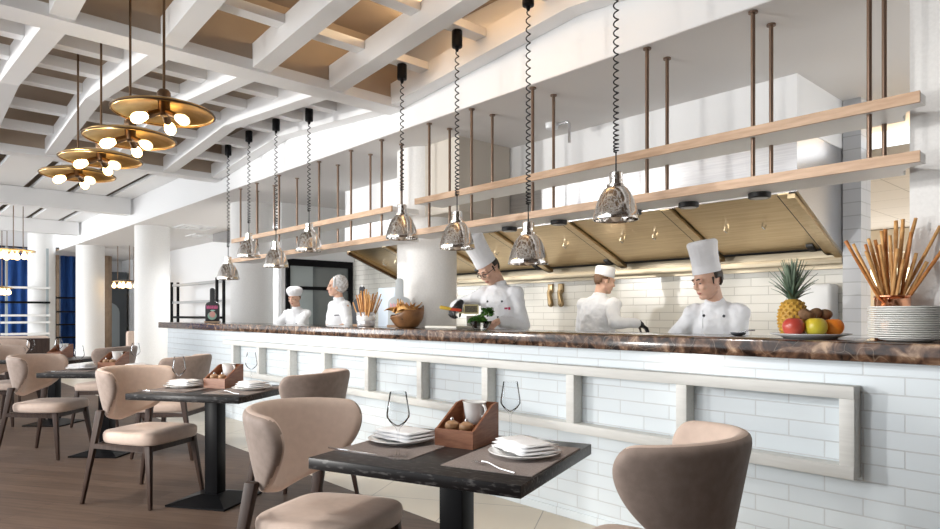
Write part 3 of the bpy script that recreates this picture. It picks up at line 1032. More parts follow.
@first
def fork(label, loc, rz, group):
    t = thing('table_fork', label, 'fork', loc, rz, group)
    MB().tube([(-0.10, 0, 0.003), (-0.03, 0, 0.004), (0.03, 0, 0.014), (0.06, 0, 0.012)], [0.004, 0.0035, 0.003, 0.004], 8).build('handle', CUT, t, True)
    m = MB()
    m.box(0.055, 0.07, -0.011, 0.011, 0.009, 0.0115)
    for k in range(4):
        y = -0.0095 + k * 0.0063
        m.tube([(0.068, y, 0.010), (0.09, y, 0.005), (0.105, y, 0.007)], 0.0014, 6)
    m.build('tines', CUT, t, True)
    return t


for k, T in enumerate((T1, T2, T3)):
    n = TN[k]
    nd = ['', '', ''][k]
    placemat(T, -0.235, 0.02, ZT_, 0, f'grey brown placemat on the end of {n} away from the counter', 'woven placemats')
    placemat(T, 0.235, 0.0, ZT_, 0, f'grey brown placemat on the counter side of {n}', 'woven placemats')
    plate(T, -0.27, 0.03, ZT_ + 0.003, 0, f'white plate with a napkin, away from the counter on {n}', 'white dinner plates')
    plate(T, 0.26, 0.03, ZT_ + 0.003, 0, f'white plate with a napkin on the counter side of {n}', 'white dinner plates')
    napkin(T, -0.25, 0.03, ZT_ + 0.017, R(-20), f'folded white napkin on the plate away from the counter on {n}', 'folded white napkins')
    napkin(T, 0.26, 0.04, ZT_ + 0.017, R(-38), f'folded white napkin on the counter side plate of {n}', 'folded white napkins')
    wine_glass(T, -0.125, -0.205, ZT_ + 0.0005, 0, f'empty wine glass at the front edge of {n}', 'wine glasses')
    wine_glass(T, 0.085, 0.30, ZT_ + 0.0005, 0, f'empty wine glass behind the caddy on {n}', 'wine glasses')
    caddy(T, -0.03, 0.14, ZT_, R(-2), f'red brown wooden condiment caddy on {n}', 'wooden caddies')
    creamer(T, -0.02, 0.185, ZT_ + 0.072, R(-20), f'white ceramic jug in the caddy on {n}', 'white jugs')
    mill(T, -0.068, 0.085, ZT_ + 0.0105, 0, f'wooden mill further from the counter in the caddy on {n}', 'wooden mills')
    mill(T, -0.004, 0.083, ZT_ + 0.0105, 0, f'wooden mill nearer the counter in the caddy on {n}', 'wooden mills')
    knife(T, -0.31, -0.212, ZT_ + 0.003, R(-4), f'silver table knife on the front placemat edge of {n}', 'table knives')
    fork(T, 0.25, -0.20, ZT_ + 0.003, R(157), f'silver fork lying at the front of the counter side placemat on {n}', 'table forks')
caddy(T4, -0.03, 0.14, ZT_, R(-2), 'wooden condiment caddy on the fourth table by the columns', 'wooden caddies')
creamer(T4, -0.02, 0.185, ZT_ + 0.072, R(-20), 'white ceramic jug in the caddy on the fourth table', 'white jugs')
wine_glass(T4, -0.125, -0.205, ZT_ + 0.0005, 0, 'empty wine glass at the front edge of the fourth table', 'wine glasses')
wine_glass(T4, 0.14, -0.12, ZT_ + 0.0005, 0, 'empty wine glass beside the fourth table caddy', 'wine glasses')

# ================================================================== people
def ik(a, b, l1, l2, pole):
    a, b, pole = Vector(a), Vector(b), Vector(pole)
    d = b - a
    L = min(d.length, (l1 + l2) * 0.985)
    dn = d.normalized()
    x = (l1 * l1 - l2 * l2 + L * L) / (2 * L)
    h = math.sqrt(max(l1 * l1 - x * x, 0))
    p = pole - dn * pole.dot(dn)
    p.normalize()
    return a + dn * x + p * h, a + dn * L


def rot_to(xdir, up):
    x = Vector(xdir).normalized()
    u = Vector(up)
    z = (u - x * u.dot(x)).normalized()
    y = z.cross(x)
    return Matrix((x, y, z)).transposed()


def hand(m, wrist, direc, normal, curl, side, s=1.0, sp=0.0):
    """palm + five fingers; direc = towards fingertips, normal = back of the hand, curl 0..1"""
    F = rot_to(direc, normal)
    W = Vector(wrist)
    P = lambda x, y, z: W + F @ (Vector((x, y, z)) * s)
    m.cap(P(-0.02, 0, 0), P(0.03, 0, 0), 0.026 * s, 0.028 * s)
    for y in (-0.028, -0.010, 0.010, 0.028):
        m.cap(P(0.015, y * 0.7, 0), P(0.085, y, 0.002), 0.014 * s, 0.0125 * s, 8)
    lens = (0.062, 0.074, 0.080, 0.070)
    for i, y in enumerate((-0.031, -0.011, 0.010, 0.031)):
        yy = y * side
        L = lens[i]
        p = Vector((0.088, yy, 0.0))
        ang = 0.25 + curl * 0.5
        r = 0.0098
        for q, fr in enumerate((0.45, 0.32, 0.23)):
            d = Vector((math.cos(ang), yy * sp, -math.sin(ang))).normalized()
            e = p + d * L * fr
            m.cap(P(*p), P(*e), r * s, (r - 0.0008) * s, 8)
            p = e
            r -= 0.0008
            ang += 0.25 + curl * 0.75
    t0 = Vector((0.01, 0.024 * side, -0.008))
    t1 = Vector((0.055, 0.05 * side, -0.026))
    t2 = Vector((0.085, 0.046 * side, -0.045 - 0.01 * curl))
    m.cap(P(*t0), P(*t1), 0.0145 * s, 0.0115 * s, 8)
    m.cap(P(*t1), P(*t2), 0.0112 * s, 0.009 * s, 8)


def person(label, loc, face, H_, lean, head_yaw, head_pitch, wr_l, wr_r, hd_l, hd_r, hat, gloves=(False, False), hair=HAIR, slim=1.0, hx=0.0, pole_l=(-0.3, 0.6, -0.5), pole_r=(-0.3, -0.6, -0.5), specs=False, short_sleeve=False, curl=(0.5, 0.5), nrm=((0.2, 0.2, 1), (0.2, -0.2, 1)), roll=0.0, hat_h=1.0):
    """local frame: +X forward, +Y the person's left, wrists given in local coordinates"""
    S = H_ / 1.75
    root = thing('person', label, 'person', loc, face)
    P = Vector((0, 0, 0.93 * S))
    sd = Vector((math.sin(lean), 0, math.cos(lean)))
    sp = lambda d: P + sd * d * S
    sh = sp(0.50)
    shl, shr = sh + Vector((0, 0.175 * S * slim, -0.01)), sh + Vector((0, -0.175 * S * slim, -0.01))
    el, wl = ik(shl, wr_l, 0.29 * S, 0.26 * S, pole_l)
    er, wrr = ik(shr, wr_r, 0.29 * S, 0.26 * S, pole_r)
    nb = sp(0.545)
    HR = (Matrix.Rotation(head_yaw, 3, 'Z') @ Matrix.Rotation(head_pitch, 3, 'Y') @ Matrix.Rotation(roll, 3, 'X'))
    hs = S * 0.98
    hb = sp(0.60) + Vector((0.01 * S, 0, 0))
    hc = hb + HR @ Vector((0.025, 0, 0.115)) * hs + Vector((hx, 0, 0))
    Q = lambda x, y, z: hc + HR @ (Vector((x, y, z)) * hs)
    # ---- body: one continuous skin surface
    m = MB()
    m.cap(nb, Q(-0.025, 0, -0.07), 0.056 * S, 0.052 * S)
    m.ell(Q(-0.012, 0, 0.03), (0.096 * hs, 0.076 * hs, 0.098 * hs), HR, 20, 13)
    m.ell(Q(0.022, 0, -0.04), (0.074 * hs, 0.064 * hs, 0.082 * hs), HR, 20, 13)
    m.ell(Q(0.062, 0, -0.098), (0.028 * hs, 0.030 * hs, 0.022 * hs), HR)
    m.cap(Q(-0.01, 0.052, -0.07), Q(0.055, 0.018, -0.10), 0.016 * hs, 0.02 * hs)
    m.cap(Q(-0.01, -0.052, -0.07), Q(0.055, -0.018, -0.10), 0.016 * hs, 0.02 * hs)
    m.cap(Q(0.088, 0, 0.015), Q(0.107, 0, -0.028), 0.0085 * hs, 0.012 * hs, 10)
    for y in (-1, 1):
        m.ell(Q(0.096, y * 0.012, -0.032), (0.011 * hs, 0.009 * hs, 0.008 * hs), HR, 8, 6)
        m.ell(Q(0.066, y * 0.04, -0.025), (0.026 * hs, 0.022 * hs, 0.022 * hs), HR, 10, 7)
        m.cap(Q(0.078, y * 0.045, 0.024), Q(0.088, y * 0.014, 0.024), 0.012 * hs, 0.011 * hs, 8)
        m.ell(Q(-0.01, y * 0.077, -0.012), (0.02 * hs, 0.008 * hs, 0.031 * hs), HR, 10, 8)
        m.ell(Q(0.076, y * 0.031, 0.004), (0.012 * hs, 0.014 * hs, 0.009 * hs), HR, 10, 7)
    m.ell(Q(0.090, 0, -0.061), (0.010 * hs, 0.022 * hs, 0.0055 * hs), HR, 10, 7)
    m.ell(Q(0.088, 0, -0.072), (0.010 * hs, 0.018 * hs, 0.006 * hs), HR, 10, 7)
    # torso core, arms, legs
    m.cap(P, sp(0.2), 0.11 * S, 0.105 * S)
    m.cap(sp(0.2), sp(0.44), 0.105 * S, 0.10 * S)
    m.cap(shl * 0.85 + shr * 0.15, shl * 0.15 + shr * 0.85, 0.042 * S, 0.042 * S)
    m.cap(sp(0.44), nb, 0.09 * S, 0.055 * S)
    for a, b, c in ((shl, el, wl), (shr, er, wrr)):
        m.cap(a + (b - a) * 0.12, b, 0.040 * S, 0.036 * S)
        m.cap(b, c, 0.040 * S, 0.027 * S)
    legs = []
    for s in (-1, 1):
        hp = P + Vector((0, s * 0.09 * S, -0.02))
        kn = Vector((0.03 * S, s * 0.10 * S, 0.49 * S))
        an = Vector((-0.01 * S, s * 0.11 * S, 0.09))
        legs.append((hp, kn, an))
        m.cap(hp, kn, 0.082 * S, 0.055 * S)
        m.cap(kn, an, 0.052 * S, 0.036 * S)
        m.cap(an + Vector((-0.03, 0, -0.045)), an + Vector((0.14, 0, -0.055)), 0.036, 0.030)
    for i, (wv, hd, side) in enumerate(((wl, hd_l, -1), (wrr, hd_r, 1))):
        if not gloves[i]:
            hand(m, wv, hd, nrm[i], curl[i], side, S)
    o = m.build('body', [SKIN, LIPS], root, 'all')
    bake(o, [('REMESH', {'mode': 'VOXEL', 'voxel_size': 0.0052, 'use_smooth_shade': True}), ('SMOOTH', {'factor': 0.5, 'iterations': 3})])
    lipc = Q(0.092, 0, -0.066)
    iv = HR.transposed()
    for p in o.data.polygons:
        p.use_smooth = True
        d = iv @ (p.center - lipc)
        p.material_index = 1 if (d.x / 0.02) ** 2 + (d.y / 0.023) ** 2 + (d.z / 0.0105) ** 2 < hs * hs else 0
    # ---- eyes, brows
    for y in (-1, 1):
        MB().ell(Q(0.0845, y * 0.031, 0.001), (0.0065 * hs, 0.0115 * hs, 0.0045 * hs), HR, 10, 7).build('eye', DARKM, root, 'all')
        MB().tube([Q(0.084, y * 0.048, 0.026), Q(0.093, y * 0.034, 0.032), Q(0.096, y * 0.015, 0.028)], [0.0025, 0.0042, 0.0038], 8).build('eyebrow', hair, root, True)
    # ---- jacket
    j = MB()
    ta = sd
    up = rot_to((math.cos(lean), 0, -math.sin(lean)), sd)

    def oval(d, rx, ry, off=0.0):
        c = sp(d) + up @ Vector((off, 0, 0)) * S
        return [c + up @ Vector((rx * S * math.cos(a), ry * S * slim * math.sin(a), 0)) for a in [2 * PI * k / 24 for k in range(24)]]
    j.rings([oval(-0.22, 0.145, 0.205), oval(-0.1, 0.14, 0.195), oval(0.08, 0.132, 0.172), oval(0.25, 0.138, 0.182, 0.005), oval(0.38, 0.132, 0.195, 0.005), oval(0.46, 0.112, 0.19), oval(0.51, 0.085, 0.15), oval(0.545, 0.066, 0.085)])
    j.rings([oval(0.53, 0.068, 0.080, 0.004), oval(0.585, 0.066, 0.066, 0.008)])
    slv = 1.0
    for a, b, c in ((shl, el, wl), (shr, er, wrr)):
        a2 = a + (sp(0.42) - a) * 0.16 + Vector((0, 0, -0.012))
        if short_sleeve:
            j.cap(a2, b, 0.074 * S, 0.066 * S)
        else:
            j.cap(a2, b, 0.074 * S, 0.058 * S)
            j.cap(sp(0.46), a + Vector((0, 0, -0.02)), 0.075 * S, 0.064 * S)
            j.cap(b, b + (c - b) * 0.9, 0.058 * S, 0.045 * S)
            j.cap(b + (c - b) * 0.70, b + (c - b) * 0.9, 0.050 * S, 0.048 * S)
    jo = j.build('chef_jacket', CLOTH, root, 'all')
    tex = bpy.data.textures.get('wrinkle') or bpy.data.textures.new('wrinkle', 'CLOUDS')
    tex.noise_scale = 0.075
    bake(jo, [('REMESH', {'mode': 'VOXEL', 'voxel_size': 0.0075, 'use_smooth_shade': True}), ('SMOOTH', {'factor': 0.5, 'iterations': 12}), ('DISPLACE', {'texture': tex, 'strength': 0.02, 'mid_level': 0.5, 'texture_coords': 'GLOBAL'})])
    for p in jo.data.polygons:
        p.use_smooth = True
    bv = BVHTree.FromPolygons([v.co for v in jo.data.vertices], [p.vertices for p in jo.data.polygons])
    fw = up @ Vector((1, 0, 0))

    def onfront(d, y):
        p = sp(d) + fw * 0.5 + Vector((0, y * S, 0))
        h = bv.ray_cast(p, -fw)
        return (h[0], h[1]) if h[0] is not None else (sp(d) + fw * 0.13, fw)
    if hat in ('toque', 'toque_tilt'):
        for y in (-0.065, 0.065):
            for d in ((0.42, 0.30, 0.18) if hat == 'toque_tilt' else (0.49, 0.37, 0.25)):
                p, n = onfront(d, y)
                MB().ell(p + n * 0.002, (0.009, 0.009, 0.009), None, 10, 7).build('button', DARKM if hat == 'toque_tilt' or d > 0.45 else CERAM, root, 'all')
        p, n = onfront(0.36, 0.105)
        F = rot_to(n, sd)
        e = MB()
        e.box(-0.001, 0.0015, -0.03, 0.005, -0.006, 0.008)
        e.box(-0.001, 0.0018, 0.010, 0.028, -0.012, 0.010)
        ob = e.build('embroidered_badge', mat('badge_thread_%s' % hat, (0.45, 0.03, 0.10) if hat == 'toque_tilt' else (0.03, 0.03, 0.05), 0.7), root)
        ob.matrix_local = Matrix.Translation(p + n * 0.002) @ F.to_4x4()
    else:
        p, n = onfront(0.36, 0.10)
        F = rot_to(n, sd)
        ob = MB().box(-0.001, 0.0015, -0.032, 0.032, -0.005, 0.006).build('name_embroidery', mat('embroidery_%s' % hat, (0.05, 0.05, 0.08), 0.7), root)
        ob.matrix_local = Matrix.Translation(p + n * 0.002) @ F.to_4x4()
    # front overlap seam
    pts = []
    for k in range(12):
        p, n = onfront(0.52 - 0.055 * k, -0.075 if 'toque' in hat else 0.01)
        pts.append(p + n * 0.001)
    if hat != 'cap':
        MB().tube(pts, 0.0028, 6).build('front_seam', CLOTH, root, True)
    # collar band
    # ---- trousers and shoes
    tr = MB()
    tr.cap(P + Vector((0, -0.05, -0.03)), P + Vector((0, 0.05, -0.03)), 0.135 * S, 0.135 * S)
    for hp, kn, an in legs:
        tr.cap(hp, kn, 0.105 * S, 0.08 * S)
        tr.cap(kn, an, 0.08 * S, 0.068 * S)
    to = tr.build('trousers', TROU, root, 'all')
    bake(to, [('REMESH', {'mode': 'VOXEL', 'voxel_size': 0.012, 'use_smooth_shade': True}), ('SMOOTH', {'factor': 0.5, 'iterations': 3})])
    for hp, kn, an in legs:
        MB().cap(an + Vector((-0.035, 0, -0.043)), an + Vector((0.15, 0, -0.052)), 0.044, 0.036).box(an.x - 0.07, an.x + 0.17, an.y - 0.036, an.y + 0.036, 0.0, 0.03).build('shoe', BLACK, root, True)
    # ---- gloves
    for i, (wv, hd, side) in enumerate(((wl, hd_l, -1), (wrr, hd_r, 1))):
        if gloves[i]:
            g = MB()
            hand(g, wv, hd, nrm[i], curl[i], side, S * 1.06)
            b0 = el if i == 0 else er
            g.cap(wv + (b0 - wv) * 0.14, wv, 0.034 * S, 0.032 * S)
            go = g.build('glove', GLOVE, root, 'all')
            bake(go, [('REMESH', {'mode': 'VOXEL', 'voxel_size': 0.004, 'use_smooth_shade': True}), ('SMOOTH', {'factor': 0.5, 'iterations': 2})])
    # ---- hair: shell over the back and sides of the skull
    h = MB()
    h.ell(Q(-0.022, 0, 0.022), (0.094 * hs, 0.081 * hs, 0.100 * hs), HR, 22, 14)
    ho = h.build('hair', hair, root, 'all')
    bm = bmesh.new()
    bm.from_mesh(ho.data)
    kill = []
    for v in bm.verts:
        d = iv @ (v.co - hc) / hs
        low = -0.055 if d.x < -0.05 else (-0.005 if d.x < 0.0 else 0.035)
        if hat == 'net':
            low -= 0.01
        if d.z < low or d.x > 0.062:
            kill.append(v)
    bmesh.ops.delete(bm, geom=kill, context='VERTS')
    bm.to_mesh(ho.data)
    bm.free()
    bake(ho, [('SOLIDIFY', {'thickness': 0.006, 'offset': 0})])
    if hat != 'net' and hat != 'mob':
        for y in (-1, 1):
            MB().cap(Q(0.006, y * 0.075, 0.02), Q(0.008, y * 0.073, -0.018), 0.008 * hs, 0.005 * hs, 8).build('sideburn', hair, root, True)
    # ---- hats
    if 'toque' in hat:
        prof = [(0.086, 0.0), (0.0875, 0.02), (0.0865, 0.07), (0.088, 0.14), (0.093, 0.205), (0.097, 0.235), (0.092, 0.252), (0.08, 0.262), (0.04, 0.266), (0.002, 0.266)]
        hm = MB().lathe(prof, 72, wob=lambda a, i: 1 + (0.012 * math.cos(18 * a) * min(1, i / 4) if i < 8 else 0))
        ob = hm.build('chef_hat', HATM, root, 'all')
        MB().lathe([(0.0885, 0.0), (0.0895, 0.01), (0.0895, 0.055), (0.0885, 0.06)], 48, caps=False).build('hat_band', HATM, ob, 'all')
        ob.matrix_local = Matrix.Translation(Q(-0.012, 0, 0.055)) @ (HR @ Matrix.Rotation(-0.08, 3, 'Y')).to_4x4() @ Matrix.Diagonal((1.12 * hs, 0.96 * hs, hs * hat_h, 1))
    elif hat == 'cap':
        ob = MB().lathe([(0.088, 0.0), (0.090, 0.02), (0.092, 0.06), (0.090, 0.095), (0.078, 0.106), (0.04, 0.110), (0.002, 0.110)], 48).build('flat_cap', HATM, root, 'all')
        ob.matrix_local = Matrix.Translation(Q(-0.014, 0, 0.035)) @ (HR @ Matrix.Rotation(-0.1, 3, 'Y')).to_4x4() @ Matrix.Diagonal((1.12 * hs, 0.97 * hs, hs, 1))
    elif hat == 'mob':
        ob = MB().lathe([(0.090, 0.0), (0.104, 0.012), (0.122, 0.04), (0.126, 0.07), (0.112, 0.098), (0.078, 0.118), (0.03, 0.126), (0.002, 0.127)], 72, wob=lambda a, i: 1 + 0.025 * math.sin(16 * a + i) * (1 if 0 < i < 6 else 0.3)).build('mob_cap', HATM, root, 'all')
        MB().lathe([(0.0935, -0.006), (0.097, 0.0), (0.097, 0.018), (0.0935, 0.024)], 48, caps=False).build('cap_band', HATM, ob, 'all')
        ob.matrix_local = Matrix.Translation(Q(-0.014, 0, 0.035)) @ (HR @ Matrix.Rotation(-0.22, 3, 'Y')).to_4x4() @ Matrix.Diagonal((1.04 * hs, 0.94 * hs, 1.15 * hs, 1))
    elif hat == 'net':
        n_ = MB().ell(Q(-0.052, 0, 0.035), (0.105 * hs, 0.094 * hs, 0.118 * hs), HR, 26, 16)
        ob = n_.build('hair_net', noise_mat('hair_net_gauze', (0.50, 0.46, 0.44), (0.78, 0.77, 0.77), 38, 0.8, lo=0.42, hi=0.58), root, 'all')
        bm = bmesh.new()
        bm.from_mesh(ob.data)
        bmesh.ops.delete(bm, geom=[v for v in bm.verts if ((iv @ (v.co - hc)).x > 0.036 * hs) or (iv @ (v.co - hc)).z < -0.082 * hs], context='VERTS')
        bm.to_mesh(ob.data)
        bm.free()
        bake(ob, [('SOLIDIFY', {'thickness': 0.006, 'offset': 0})])
        rr = []
        for x in (0.022, 0.05):
            rr.append([Q(x - 0.012 * math.cos(a) - 0.01, 0.088 * math.sin(a), 0.03 + 0.098 * math.cos(a)) for a in [-2.0 + 4.0 * k / 24 for k in range(25)]])
        bm_ = MB()
        bm_.add(rr[0] + rr[1], [(k, k + 1, 26 + k, 25 + k) for k in range(24)])
        bo = bm_.build('white_headband', HATM, ob, 'all')
        bake(bo, [('SOLIDIFY', {'thickness': 0.006, 'offset': 0})])
    if specs:
        g = MB()
        for y in (-1, 1):
            g.tube([Q(0.102, y * 0.033 + 0.022 * math.cos(a), 0.001 + 0.016 * math.sin(a)) for a in [2 * PI * k / 16 for k in range(16)]], 0.0024, 6, closed=True)
            g.tube([Q(0.100, y * 0.055, 0.004), Q(0.05, y * 0.080, 0.006), Q(-0.01, y * 0.086, 0.002)], 0.0022, 6)
        g.tube([Q(0.104, -0.011, 0.003), Q(0.106, 0, 0.006), Q(0.104, 0.011, 0.003)], 0.0022, 6)
        g.build('spectacles', BLACKP, root, True)
    return root


def tolocal(root_loc, face, p):
    d = Vector(p) - Vector(root_loc)
    return Matrix.Rotation(-face, 3, 'Z') @ d


def P_(loc, face, l, r, **kw):
    return dict(loc=loc, face=face, wr_l=tolocal(loc, face, l), wr_r=tolocal(loc, face, r), **kw)


A_ = (-4.05, 4.08, 0)
person('tall-hatted chef in spectacles and black glove cutting greens by the thick column', H_=1.80, lean=R(8), head_yaw=R(-22), head_pitch=R(38), roll=R(8), slim=0.9,
       hd_l=(0.9, -0.3, -0.35), hd_r=(0.7, -0.3, -0.6), hat='toque_tilt', gloves=(False, True), specs=True, curl=(0.6, 0.85), hx=0.02,
       **P_(A_, R(-68), (-3.88, 3.86, 1.20), (-4.20, 3.70, 1.345)), pole_l=(-0.5, 0.35, -0.6), pole_r=(-0.5, -0.6, -0.2), nrm=((0.2, 0.3, 1), (0.5, -0.2, 0.8)))
D_ = (-2.10, 4.22, 0)
person('tall-hatted chef looking down behind the counter, next to the pineapple', H_=1.645, lean=R(27), head_yaw=R(-42), head_pitch=R(16), slim=0.9, hat_h=0.86,
       hd_l=(0.9, -0.2, -0.2), hd_r=(0.9, 0.2, -0.2), hat='toque', hx=0.0,
       **P_(D_, R(-74), (-1.98, 3.85, 0.96), (-2.28, 3.80, 0.97)), pole_l=(-0.6, 0.45, -0.4), pole_r=(-0.6, -0.45, -0.4))
C_ = (-3.70, 4.96, 0)
person('cook in a white flat cap seen from the back, reaching out with a black glove', H_=1.69, lean=R(7), head_yaw=R(-38), head_pitch=R(14),
       hd_l=(0.9, 0, -0.3), hd_r=(0.5, -0.6, -0.6), hat='cap', gloves=(True, True), hair=HAIRB,
       **P_(C_, R(98), (-3.85, 5.26, 1.02), (-3.33, 5.10, 1.18)), pole_l=(-0.5, 0.6, -0.6), pole_r=(-0.4, -0.4, -0.6))
W1 = (-8.22, 4.30, 0)
person('woman in a puffy white mob cap looking down, by the black framed door', H_=1.59, lean=R(9), head_yaw=R(-8), head_pitch=R(14),
       hd_l=(0.9, -0.2, -0.3), hd_r=(0.9, 0.2, -0.3), hat='mob', hair=HAIRB, slim=0.92,
       **P_(W1, R(-52), (-7.95, 3.95, 1.02), (-8.25, 3.90, 1.02)))
W2 = (-6.98, 4.22, 0)
person('woman in a white hair net turned sideways, next to the thin breadsticks', H_=1.70, lean=R(4), head_yaw=R(-30), head_pitch=R(2),
       hd_l=(0.8, -0.2, -0.5), hd_r=(0.8, 0.2, -0.5), hat='net', hair=HAIRB, slim=0.9, short_sleeve=True,
       **P_(W2, R(-88), (-6.75, 3.90, 1.06), (-7.18, 4.0, 1.02)), pole_l=(-0.5, 0.5, -0.5), pole_r=(-0.5, -0.4, -0.5))

# ================================================================== things on the counter
ZC = 1.14
o = MB().lathe([(0.001, 0.006), (0.10, 0.006), (0.105, 0.0), (0.115, 0.0), (0.13, 0.010), (0.178, 0.022), (0.180, 0.026), (0.13, 0.015), (0.10, 0.011), (0.001, 0.011)], 48).build('fruit_plate', mat('pale_grey_plate', (0.55, 0.56, 0.58), 0.15), None, 'all', loc=(-1.227, 3.36, ZC + 0.0005))
tag(o, 'wide grey plate carrying the fruit on the marble counter', 'plate')
RV = Vector((0.6733, 0.7393, 0))
FV = Vector((-0.7393, 0.6733, 0))


def fpos(dx, df, z):
    p = Vector((-1.227, 3.36, ZC)) + RV * dx + FV * df
    return (p.x, p.y, ZC + z)


APR = noise_mat('red_fruit_skin', (0.42, 0.03, 0.03), (0.55, 0.10, 0.06), 5, 0.3)
APY = noise_mat('yellow_green_skin', (0.70, 0.50, 0.03), (0.50, 0.46, 0.05), 4, 0.3)
ORG = noise_mat('orange_skin', (0.82, 0.20, 0.01), (0.88, 0.28, 0.02), 30, 0.4, bump=0.3, bscale=80)
KIW = noise_mat('kiwi_skin', (0.16, 0.085, 0.04), (0.24, 0.13, 0.065), 60, 0.8, bump=0.3)
PIN = noise_mat('pineapple_skin', (0.42, 0.22, 0.03), (0.60, 0.36, 0.06), 25, 0.6)
PINE = noise_mat('pineapple_eye', (0.22, 0.12, 0.03), (0.34, 0.2, 0.05), 25, 0.6)
PLEAF = noise_mat('pineapple_leaf', (0.06, 0.11, 0.075), (0.20, 0.26, 0.18), 7, 0.5)
STEMM = mat('stem', (0.1, 0.06, 0.03), 0.7)


def apple_mesh(r, sq=0.92):
    pr_ = []
    for k in range(15):
        th = -PI / 2 + PI * k / 14
        rr = r * math.cos(th) * (1 + 0.06 * math.sin(th))
        z = r * sq * math.sin(th)
        if th > 0.9:
            z -= r * 0.22 * ((th - 0.9) / 0.67) ** 2
        if th < -0.9:
            z += r * 0.10 * ((-th - 0.9) / 0.67) ** 2
        pr_.append((max(rr, 0.0008), z + r * sq * 0.9))
    return MB().lathe(pr_, 26)


def fruit(name, label, cat, loc, me, m, stem=True, tilt=(0, 0, 0), zt=0.0, grp=None):
    t = thing(name, label, cat, loc, 0, grp)
    t.rotation_euler = tilt
    me.build('flesh', m, t, 'all')
    if stem:
        MB().tube([(0, 0, zt), (0.002, 0, zt + 0.012), (0.006, 0, zt + 0.022)], 0.002, 6).build('stem', STEMM, t, True)
    return t


fruit('red_mango', 'round red fruit on the plate in front of the pineapple', 'fruit', fpos(-0.105, -0.05, 0.013), apple_mesh(0.050, 0.98), APR, True, zt=0.08)
fruit('yellow_apple', 'yellow green fruit in the middle front of the fruit plate', 'fruit', fpos(-0.012, -0.075, 0.013), apple_mesh(0.052, 0.94), APY, True, zt=0.078)
fruit('orange', 'bright orange on the fruit plate beside the yellow fruit', 'fruit', fpos(0.087, -0.05, 0.016), apple_mesh(0.046, 0.97), ORG, False)
fruit('green_apple', 'green yellow apple partly hidden behind the orange', 'fruit', fpos(0.118, 0.045, 0.016), apple_mesh(0.046, 0.95), APY, True, zt=0.07)
fruit('kiwi', 'brown kiwi resting on top behind the orange, apart from the others', 'fruit', fpos(0.072, 0.0, 0.118), MB().ell((0, 0, 0), (0.037, 0.026, 0.026), Matrix.Rotation(R(48), 3, 'Z')), KIW, False, grp='kiwis')
fruit('kiwi', 'brown kiwi lying against the foot of the pineapple', 'fruit', fpos(-0.03, -0.022, 0.116), MB().ell((0, 0, 0), (0.038, 0.027, 0.027), Matrix.Rotation(R(30), 3, 'Z') @ Matrix.Rotation(R(20), 3, 'Y')), KIW, False, grp='kiwis')
fruit('kiwi', 'second brown kiwi by the pineapple, above the yellow fruit', 'fruit', fpos(0.02, -0.01, 0.122), MB().ell((0, 0, 0), (0.036, 0.026, 0.026), Matrix.Rotation(R(60), 3, 'Z') @ Matrix.Rotation(R(-25), 3, 'Y')), KIW, False, grp='kiwis')
# pineapple
t = thing('pineapple', 'whole pineapple with spiky grey green crown standing on the fruit plate', 'pineapple', fpos(-0.052, 0.065, 0.012))
pprof = [(0.03, 0.0), (0.052, 0.012), (0.064, 0.05), (0.067, 0.09), (0.062, 0.13), (0.05, 0.16), (0.034, 0.178), (0.01, 0.184)]
MB().lathe(pprof, 28).build('flesh', PIN, t, 'all')


def prad(z):
    for (r0, z0), (r1, z1) in zip(pprof, pprof[1:]):
        if z0 <= z <= z1:
            return r0 + (r1 - r0) * (z - z0) / (z1 - z0)
    return 0.02


m = MB()
for row in range(10):
    z = 0.012 + row * 0.0165
    n = 13
    for k in range(n):
        a = 2 * PI * (k + 0.5 * (row % 2)) / n
        r = prad(z)
        c = Vector((math.cos(a) * r, math.sin(a) * r, z))
        F = rot_to((math.cos(a), math.sin(a), 0.2), (0, 0, 1))
        hw = r * PI / n * 0.82
        pts = [c + F @ Vector(q) for q in ((0, -hw, 0), (0, 0, 0.0095), (0, hw, 0), (0, 0, -0.0095), (0.008, 0, 0.0))]
        m.add(pts, [(0, 1, 4), (1, 2, 4), (2, 3, 4), (3, 0, 4)])
m.build('eye_bumps', PIN, t)
rnd = random.Random(5)
m = MB()
for k in range(52):
    f = k / 52
    a = k * 2.39996
    el_ = R(42 + 45 * f + rnd.uniform(-6, 6))
    L = 0.085 + 0.085 * math.sin(f * PI * 0.7) + 0.02 * f
    base = Vector((0.018 * (1 - f) * math.cos(a), 0.018 * (1 - f) * math.sin(a), 0.178 + 0.035 * f))
    d = Vector((math.cos(a) * math.cos(el_), math.sin(a) * math.cos(el_), math.sin(el_)))
    sd_ = Vector((-math.sin(a), math.cos(a), 0))
    nn = d.cross(sd_)
    rr = []
    for q in range(6):
        g = q / 5
        c = base + d * L * g + Vector((0, 0, -0.03 * g * g * math.cos(el_))) + Vector((math.cos(a), math.sin(a), 0)) * 0.025 * g * g * math.cos(el_)
        wd = 0.0125 * (1 - g) ** 0.7 + 0.0004
        rr.append([c - sd_ * wd + nn * wd * 0.35, c + nn * -0.001, c + sd_ * wd + nn * wd * 0.35, c + nn * 0.0015])
    m.rings(rr)
m.build('leaf_crown', PLEAF, t)

